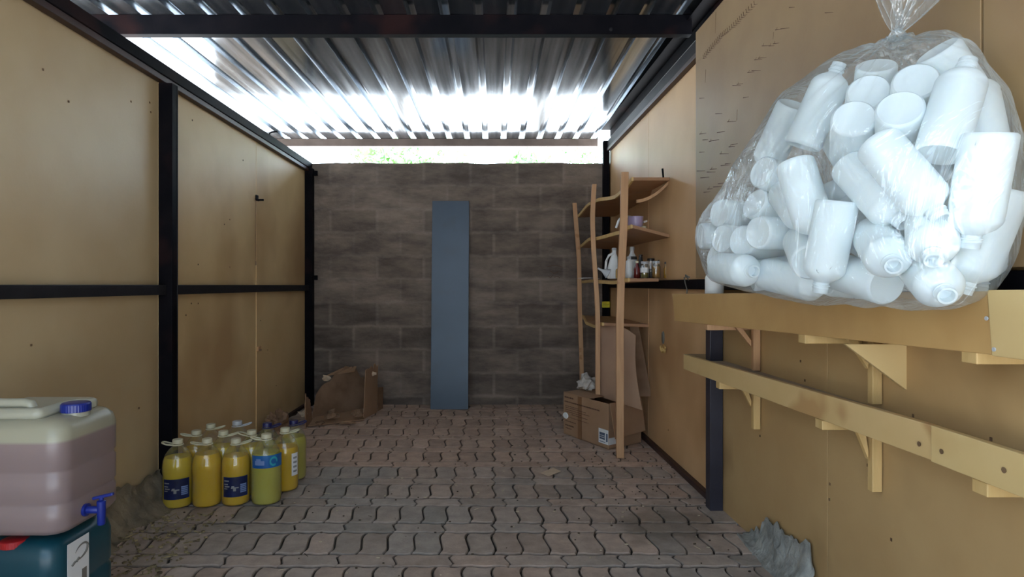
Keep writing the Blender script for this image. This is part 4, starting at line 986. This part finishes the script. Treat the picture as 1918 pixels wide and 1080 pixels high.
PB = [(.001, .005), (.031, .003), (.038, 0), (.0415, .003), (.0425, .009), (.0425, .140), (.0415, .144), (.0425, .148), (.040, .156), (.032, .166), (.021, .173), (.0155, .177)]
PN = [(.0155, .1765), (.0155, .182), (.018, .183), (.018, .185), (.0155, .186), (.0155, .190), (.017, .191), (.0155, .193), (.0155, .201), (.012, .201), (.012, .180)]
proto = None; pts_all = []
LBL = ['disc-bottomed white bottle facing out, just above the centre of the bag', 'upper white bottle with its round bottom up, below the bag knot and left', 'white bottle base facing out, right of the upper middle of the bag',
 'white bottle base half hidden behind the lower of the two right-hand discs', 'long white bottle slanting up to the right, base down, upper right of bag', 'long white bottle standing steeply at the right edge, neck down',
 'big white bottle lying diagonally across the centre right of the bag, neck to lower right', 'white bottle diagonal in the very middle of the bag, left of the big diagonal one', 'long white bottle left of the middle, upright with its neck pointing down',
 'white bottle leaning up to the right along the upper left of the bag', 'white bottle slanting down-left along the upper left edge of the bag', 'greyish bottle base in the left third, beneath the upper left slanting bottle',
 'greyish bottle base seen just below the upper one in the left third', 'bright round bottle base, the rightmost disc of the left cluster', 'round bottle base in the left cluster, second disc from the rightmost',
 'round bottle base in the left cluster, third disc, near the bag tip', 'small-looking bottle base above the left cluster of discs', 'bottle base at the far left tip of the bag',
 'round bottle base at the bottom of the left cluster', 'bottle base low at the far left of the bag under the tip', 'white bottle behind, neck showing between left cluster and middle upright bottle', 'white bottle lying low in the left corner with neck to the right',
 'white bottle base at the bottom left of centre', 'white bottle hanging neck down at the lower middle of the bag', 'white bottle with its open mouth facing out, low in the middle of the bag', 'white bottle with round open mouth at the bottom right of centre',
 'white bottle with neck down, lower right of the bag centre', 'large white bottle at the lower right, neck pointing down to the left', 'white bottle with a pointed corner under the film, top right of the bag', 'white bottle far right, its small neck poking up at the top right',
 'faint white bottle behind the film right below the bag knot', 'white bottle lying flat along the bottom left of the bag', 'white bottle lying flat on the bottom middle of the bag', 'white bottle lying low across the bottom, its base to the right',
 'white bottle half hidden at the right edge of the bag', 'white bottle hidden at the back, upper left of centre', 'white bottle hidden at the back in the middle of the bag',
 'white bottle glimpsed behind the two central diagonal bottles', 'white bottle glimpsed behind the discs at the upper right of the bag', 'white bottle glimpsed between the left cluster and the upright middle bottle',
 'white bottle glimpsed low behind the bottle with its open mouth facing out', 'white bottle glimpsed behind the lower right end of the left cluster of discs', 'white bottle glimpsed low in the bag, just left of the open mouthed one']
for i, b in enumerate(BAGB):
    if proto is None:
        proto = MB().lathe(PB, (0, 0, 0), 36).build('white_bottle', M['hdpe'], smooth=45, loc=(0, 0, 0))
        nk = MB().lathe(PN, (0, 0, 0), 24).build('neck', M['hdpe'], proto, smooth=45, loc=(0, 0, 0)); o = proto
    else: o = copy_tree(proto)
    d = Vector(b[3:6]).normalized(); o.rotation_mode = 'QUATERNION'; q = d.to_track_quat('Z', 'Y'); o.rotation_quaternion = q
    o.location = b[:3]; tag(o, LBL[i], 'bottle', 'white bottles inside the clear bag')
    m_ = q.to_matrix()
    for (r, z) in ((.045, -.003), (.045, .156), (.019, .204)):
        for k in range(12): pts_all.append(Vector(b[:3])+m_ @ Vector((r*math.cos(2*PI*k/12), r*math.sin(2*PI*k/12), z)))
tie = W(1681, 66, 1.31)
for k in range(8): pts_all.append(tie+Vector((.012*math.cos(k*PI/4), .012*math.sin(k*PI/4), -.006)))
def fitx(p): return Vector((min(p.x, XR(p.y)-.046), p.y, max(p.z, .975 if p.x < .87 else .998)))
bm = bmesh.new()
for p in pts_all: bm.verts.new(fitx(p))
r_ = bmesh.ops.convex_hull(bm, input=bm.verts)
bmesh.ops.delete(bm, geom=[v for v in bm.verts if not v.link_faces], context='VERTS')
bmesh.ops.triangulate(bm, faces=bm.faces)
for _ in range(4):
    long_ = [e for e in bm.edges if e.calc_length() > .035]
    if not long_: break
    bmesh.ops.subdivide_edges(bm, edges=long_, cuts=1); bmesh.ops.triangulate(bm, faces=bm.faces)
bmesh.ops.beautify_fill(bm, faces=bm.faces, edges=bm.edges)
for _ in range(3): bmesh.ops.smooth_vert(bm, verts=[v for v in bm.verts if (v.co-tie).length > .09], factor=.4, use_axis_x=True, use_axis_y=True, use_axis_z=True)
bmesh.ops.subdivide_edges(bm, edges=bm.edges, cuts=1, use_grid_fill=True)
bmesh.ops.triangulate(bm, faces=bm.faces); bm.normal_update()
for v in bm.verts:
    d = v.co-tie; L_ = d.length; ang = math.atan2(d.y*.6-d.x, -d.z+.001)
    pleat = math.sin(ang*26+3*noise.noise(v.co*3))*.006*max(0, 1-L_/.34)
    fold = (abs(noise.noise(Vector((v.co.x*5, v.co.y*9, v.co.z*4))+Vector((4, 1, 2))))-.25)*-.012
    v.co += v.normal*(pleat+fold+.004)
    v.co.x = min(v.co.x, XR(v.co.y)-.044)
c = Vector((.8, 1.45, 1.0))
for v in bm.verts: v.co -= c
bag = thing('clear_plastic_bag', 'huge knotted clear plastic bag full of white bottles, on the upper wall shelf', 'plastic bag', c)
me = bpy.data.meshes.new('bag_film'); bm.to_mesh(me); bm.free(); me.materials.append(M['film']); me.polygons.foreach_set('use_smooth', [True]*len(me.polygons))
o = bpy.data.objects.new('bag_film', me); COL.objects.link(o); o.parent = bag
# knot and the flared tail above it
a = MB(); a.tube([tie+Vector((.011*math.cos(t), .011*math.sin(t), .004*math.sin(2*t))) for t in [2*PI*i/16 for i in range(16)]], .007, 10, closed=True); a.build('knot', M['filmtail'], bag, smooth=60)
def tail(base, dirv, side, length, width, seed, parent, ph=0):
    dirv = Vector(dirv).normalized(); side = Vector(side).normalized(); nrm = dirv.cross(side).normalized()
    def fn(u, v):
        s = v**.75; wv = (.010+width*s*(1-.25*v*v)); uu = (u-.5)*2
        pl = math.sin(uu*11+ph+2*noise.noise(Vector((uu, v*2, seed))))*.011*(.3+v)+noise.noise(Vector((uu*2, v*3, seed)))*.03*v
        return base+dirv*(length*v*(1-.18*abs(uu)**2))+side*(uu*wv)+nrm*pl
    a = MB(); a.grid(fn, 60, 24); return a.build('bag_tail', M['filmtail'], parent, smooth=80, fix=False)
sd_ = Vector((.28, -.95, 0))
tail(tie+Vector((0, 0, .006)), Vector((-.02, .09, .30)), sd_, .22, .045, 3, bag)
tail(tie+Vector((0, 0, .006)), Vector((.08, -.34, .24)), sd_+Vector((0, 0, -.8)), .24, .055, 9, bag, 1)
tail(tie+Vector((0, 0, .006)), Vector((.0, -.16, .30)), sd_, .22, .045, 14, bag, 2)
# small bottle left of the bag
YS = 2.60; zs = .885
t = thing('small_white_bottle', 'small white bottle standing alone on the upper wall shelf, left of the bag', 'bottle', (.925, YS, zs))
X = W(1338, 0, YS).x
t.location = (X, YS, zs)
a = MB(); a.lathe([(.030, 0), (.036, .003), (.038, .010), (.038, .165), (.034, .175), (.016, .195), (.014, .199)], (X, YS, zs), 26); a.build('body', M['white'], t, smooth=40)
a = MB(); a.lathe([(.0155, .1995), (.0155, .211), (.012, .213)], (X, YS, zs), 18); a.build('cap', M['white'], t, smooth=40)

# ================================================================== wall fittings and floor bits
def latch(px, py, m, label, rust):
    Y = F*1.6/(CX-px); c = W(px, py, Y); root = thing('wall_bracket', label, 'bracket', (XL, Y, c.z), 'small metal brackets on the left wall')
    a = MB(); a.box(XL+.0005, XL+.006, Y-.022, Y+.022, c.z-.022, c.z+.022); a.build('plate', M[m], root, bevel=.001)
    a = MB(); a.box(XL+.0065, XL+.03, Y-.02, Y+.045, c.z-.016, c.z-.006); a.build('arm', M[m], root, bevel=.001)
    return root
def latch2(px, py):
    Y = F*1.6/(CX-px); return Y, W(px, py, Y)
Y, c = latch2(479, 371)
root = thing('wall_bracket', 'small dark metal hook on the left wall seam, above the mid rail, rust run below', 'bracket', (XL, Y, c.z), 'small metal brackets on the left wall')
a = MB(); a.box(XL+.0005, XL+.008, Y-.008, Y+.03, c.z-.012, c.z+.022); a.box(XL+.0085, XL+.06, Y-.02, Y-.012, c.z-.02, c.z-.008); a.box(XL+.0085, XL+.012, Y-.02, Y+.03, c.z-.018, c.z-.010); a.build('hook', M['steel'], root, bevel=.001)
a = MB(); a.box(XL+.0002, XL+.0012, Y-.005, Y+.004, c.z-.42, c.z-.02); a.box(XL+.0002, XL+.0012, Y-.009, Y+.008, c.z-.45, c.z-.42); a.build('rust_run', M['rust'], root)
Y, c = latch2(484, 652)
root = thing('wall_bracket', 'small brass-coloured bracket on the left wall seam, below the mid rail', 'bracket', (XL, Y, c.z), 'small metal brackets on the left wall')
a = MB(); a.box(XL+.0005, XL+.012, Y-.03, Y+.02, c.z-.018, c.z+.014); a.build('plate', M['timber'], root, bevel=.001)
a = MB(); a.box(XL+.0125, XL+.03, Y-.03, Y-.02, c.z-.014, c.z-.002); a.build('arm', M['rust'], root, bevel=.001)
Y, c = latch2(497, 249); 
a = MB(); a.tube([(-1.57, Y, 2.067), (-1.57, Y, 2.085), (-1.55, Y-.01, 2.09), (-1.51, Y-.02, 2.092)], .006, 8); single('rail_hook', a, 'steel', 'small black hook standing on top of the left wall rail', 'hook', bevel=None, smooth=40)
# right wall
k = (1252-CX)/F; Y = (.985+5.3*.022)/(k+.022); c = W(1252, 330, Y)
a = MB(); a.tube([(XR(Y)-.002, Y, c.z-.02), (XR(Y)-.03, Y, c.z-.01), (XR(Y)-.035, Y, c.z+.045)], .006, 8); single('wall_hook', a, 'steel', 'bent black hook on the right wall above the rack', 'hook', bevel=None, smooth=40)
k = (1243-CX)/F; Y = (.985+5.3*.022)/(k+.022); c = W(1243, 632, Y)
root = thing('wall_cover', 'oval grey cover with a yellow foam blob under it on the right wall', 'cover plate', (XR(Y), Y, c.z))
a = MB(); a.lathe([(.001, 0), (.026, 0), (.024, .006), (.001, .008)], (XR(Y)-.001, Y, c.z), 18, rot=Matrix.Rotation(-PI/2, 3, 'Y'), sx=1.5, sy=.95); a.build('plate', M['greyplate'], root, smooth=30)
a = MB(); crumple(a, (XR(Y)-.017, Y-.05, c.z-.062), (.016, .024, .024), 71, 3, .6); a.build('foam_blob', M['foam'], root)
c = W(1289, 528, 3.0)
a = MB(); a.tube([(.990, 3.15, 1.046), (.978, 3.14, 1.065), (.968, 3.15, 1.06), (.976, 3.16, 1.03), (.982, 3.15, 1.0), (.981, 3.15, .955)], .003, 6); a.tube([(.988, 3.13, 1.06), (.975, 3.15, 1.072), (.984, 3.17, 1.062)], .004, 6)
single('wire_tie', a, 'greyplate', 'twisted piece of wire hanging from the right mid rail beside the shelf end', 'wire', bevel=None, smooth=40)
# nail specks on right lower wall
a = MB(); r_ = random.Random(9)
def onwall(px, py, d=0):
    k = (px-CX)/F; Y = (.985+5.3*.022-d)/(k+.022); return W(px, py, Y)
for (x, y_) in ((1252, 805), (1208, 690), (1424, 816), (1626, 871), (1554, 935), (1670, 1010), (1711, 778), (1500, 676), (1508, 712), (1555, 906), (1203, 614), (1857, 822)):
    p = onwall(x, y_); a.box(p.x-.002, p.x-.0003, p.y-.003, p.y+.003, p.z-.004, p.z+.004)
tag(a.build('nail_heads', M['rust']), 'small rusty nail heads scattered over the right wall', 'nails', kind='stuff')
a = MB()
for (x, y_) in ((80, 130), (245, 190), (128, 190), (280, 192), (282, 210), (430, 411), (371, 495), (430, 500), (348, 590), (358, 568), (371, 568), (488, 600), (517, 722), (501, 655), (58, 646), (260, 764), (455, 300), (360, 225), (420, 420), (300, 545)):
    Y = F*1.6/(CX-x); p = W(x, y_, Y); a.box(XL+.0003, XL+.002, p.y-.004, p.y+.004, p.z-.004, p.z+.004)
tag(a.build('nail_heads', M['rust']), 'small dark nail heads and specks on the left wall', 'nails', kind='stuff')

def floorpt(px, py): return W(px, py, F*CAMH/(py-CY))
a = MB(); q = [floorpt(1012, 887), floorpt(1028, 893), floorpt(1051, 884), floorpt(1036, 878)]
q = [Vector((v.x, v.y, .004+i*.0005)) for i, v in enumerate(q)]; a.prism(q, (0, 0, .002)); single('cardboard_chip', a, 'cardpale', 'small pale rectangle of card lying alone on the pavers', 'card', bevel=None)
for i, (x, y_) in enumerate(((1243, 850), (1250, 858))):
    a = MB(); p = floorpt(x, y_); crumple(a, (p.x-.0, p.y, .012), (.012, .012, .011), 80+i, 2, .3)
    single('foam_pebble', a, 'white', ['little white foam ball at the right wall foot, the farther of two', 'little white foam ball at the right wall foot, the nearer of two'][i], 'foam bit', 'white foam bits by the right wall', bevel=None, smooth=40)
def bits(n, box, m, name, label, seed, smin, smax, flat=.3, stick=0):
    r_ = random.Random(seed); a = MB()
    for i in range(n):
        x, y_ = r_.uniform(*box[0]), r_.uniform(*box[1]); s = r_.uniform(smin, smax); an = r_.uniform(0, PI)
        if stick and r_.random() < stick:
            l = s*5; a.bar((x, y_, .003), (x+l*math.cos(an), y_+l*math.sin(an), .005), s*.35, s*.3)
        else:
            m2 = r_.randint(4, 6); poly = [(x+s*r_.uniform(.6, 1.2)*math.cos(an+2*PI*k/m2), y_+s*r_.uniform(.4, .9)*math.sin(an+2*PI*k/m2), .002) for k in range(m2)]
            a.prism(poly, (0, 0, s*flat+.001))
    tag(a.build(name, M[m]), label, 'debris', kind='stuff')
bits(170, ((-1.4, 1.0), (1.9, 5.0)), 'darkbits', 'dry_crumbs', 'dark crumbs and bits of dirt scattered on the pavers', 3, .002, .006, .5, .1)
bits(120, ((-1.3, .95), (1.9, 4.9)), 'leafdry', 'pale_chips', 'pale chips and dry leaf pieces scattered on the pavers', 4, .003, .008, .3, .15)
bits(60, ((.55, 1.0), (2.7, 3.7)), 'darkbits', 'dirt_crumbs', 'dark crumbs gathered along the right wall foot', 5, .002, .006, .5, .0)
bits(260, ((-1.58, -1.15), (2.1, 2.75)), 'leafdry2', 'dry_straw', 'dry straw and plaster crumbs by the left wall behind the jerrycans', 6, .004, .012, .5, .35)

# mortar spilt along the wall feet
def mortar(name, label, m, side, y0, y1, zf, wf, seed, cat='mortar'):
    def fn(u, v):
        y = y0+(y1-y0)*u; zt = zf(u); wd = wf(u)
        xw = (XR(y)-.0005) if side > 0 else XL+.0005
        # v 0 = top on the wall, 1 = outer foot on the floor
        t = v; z = zt*(1-t)**1.7+.0; x = wd*t**1.3+.010*(1-t)*(1 if t < .98 else 0)
        nz = noise.noise(Vector((y*9, t*4, seed)))*.008+noise.noise(Vector((y*30, t*14, seed)))*.0025
        x = max(.001, x+nz*(1 if 0 < t < 1 else 0)+(.006 if t == 0 else 0)); z = max(-.004, z+nz*(.8 if t < 1 else 0))
        if t == 1: z = -.006
        return Vector((xw-side*x, y, z))
    a = MB(); a.grid(fn, 70, 16, (side*.004, 0, -.004)); o = a.build(name, M[m], smooth=60); tag(o, label, cat); return o
ragged = lambda u, s: .05*noise.noise(Vector((u*7, s, 0)))+.025*noise.noise(Vector((u*22, s, 3)))
mortar('mortar_patch', 'lump of grey mortar smeared at the foot of the right wall, near the camera', 'plaster', 1, 2.02, 2.54, lambda u: max(.012, (.15 if u > .04 else .10)*min(1, (1-u)*1.9+.06)+ragged(u, 5)*(1 if u < .9 else .3)), lambda u: .10+.05*ragged(u, 9)-.05*u, 3)
mortar('mortar_patch', 'brown crumbly mortar and rubble along the left wall foot, between jerrycans and bottles', 'plaster2', -1, 1.9, 2.94, lambda u: max(.02, .05+.10*u+ragged(u, 15)+.10*max(0, math.sin(u*PI*1.2))), lambda u: .16+ragged(u, 19)+.05*math.sin(u*7), 8)

# ================================================================== trees behind the block wall
def tree(x, y_, h, r, seed, label):
    root = thing('tree', label, 'tree', (x, y_, -.31), 'trees beyond the block wall'); r_ = random.Random(seed)
    a = MB(); a.tube([(x, y_, -.31), (x+.1, y_, h*.4), (x, y_+.1, h*.75)], [.14, .10, .05], 8)
    for k in range(6):
        an = k*1.05; a.tube([(x+.1, y_, h*.45), (x+r*.6*math.cos(an), y_+r*.6*math.sin(an), h*.8)], [.05, .02], 6)
    a.build('trunk', M['bark'], root, smooth=50)
    a = MB()
    cl = [(x+r_.gauss(0, r*.45), y_+r_.gauss(0, r*.4), h*.82+r_.gauss(0, r*.35), r_.uniform(.25, .5)*r) for _ in range(16)]
    for i in range(2600):
        cx_, cy_, cz_, cr_ = r_.choice(cl); d = Vector((r_.gauss(0, 1), r_.gauss(0, 1), r_.gauss(0, 1))).normalized()*cr_*r_.uniform(.5, 1)
        c = Vector((cx_, cy_, cz_))+d; s = r_.uniform(.04, .08); u = Vector((r_.gauss(0, 1), r_.gauss(0, 1), r_.gauss(0, 1))).normalized(); v = u.orthogonal().normalized()
        a.add([c-u*s, c-v*s*.5, c+u*s, c+v*s*.5], [(0, 1, 2, 3)])
    a.build('foliage', M['leaf'], root, fix=False)
tree(-1.6, 10.2, 3.75, .85, 1, 'leafy tree seen left of the metal sheet through the gap over the wall')
tree(.75, 10.6, 3.7, .75, 2, 'leafy tree seen through the gap over the wall, right of the metal sheet')
tree(3.7, 12.4, 3.7, .8, 4, 'leafy tree at the right end of the gap over the wall')
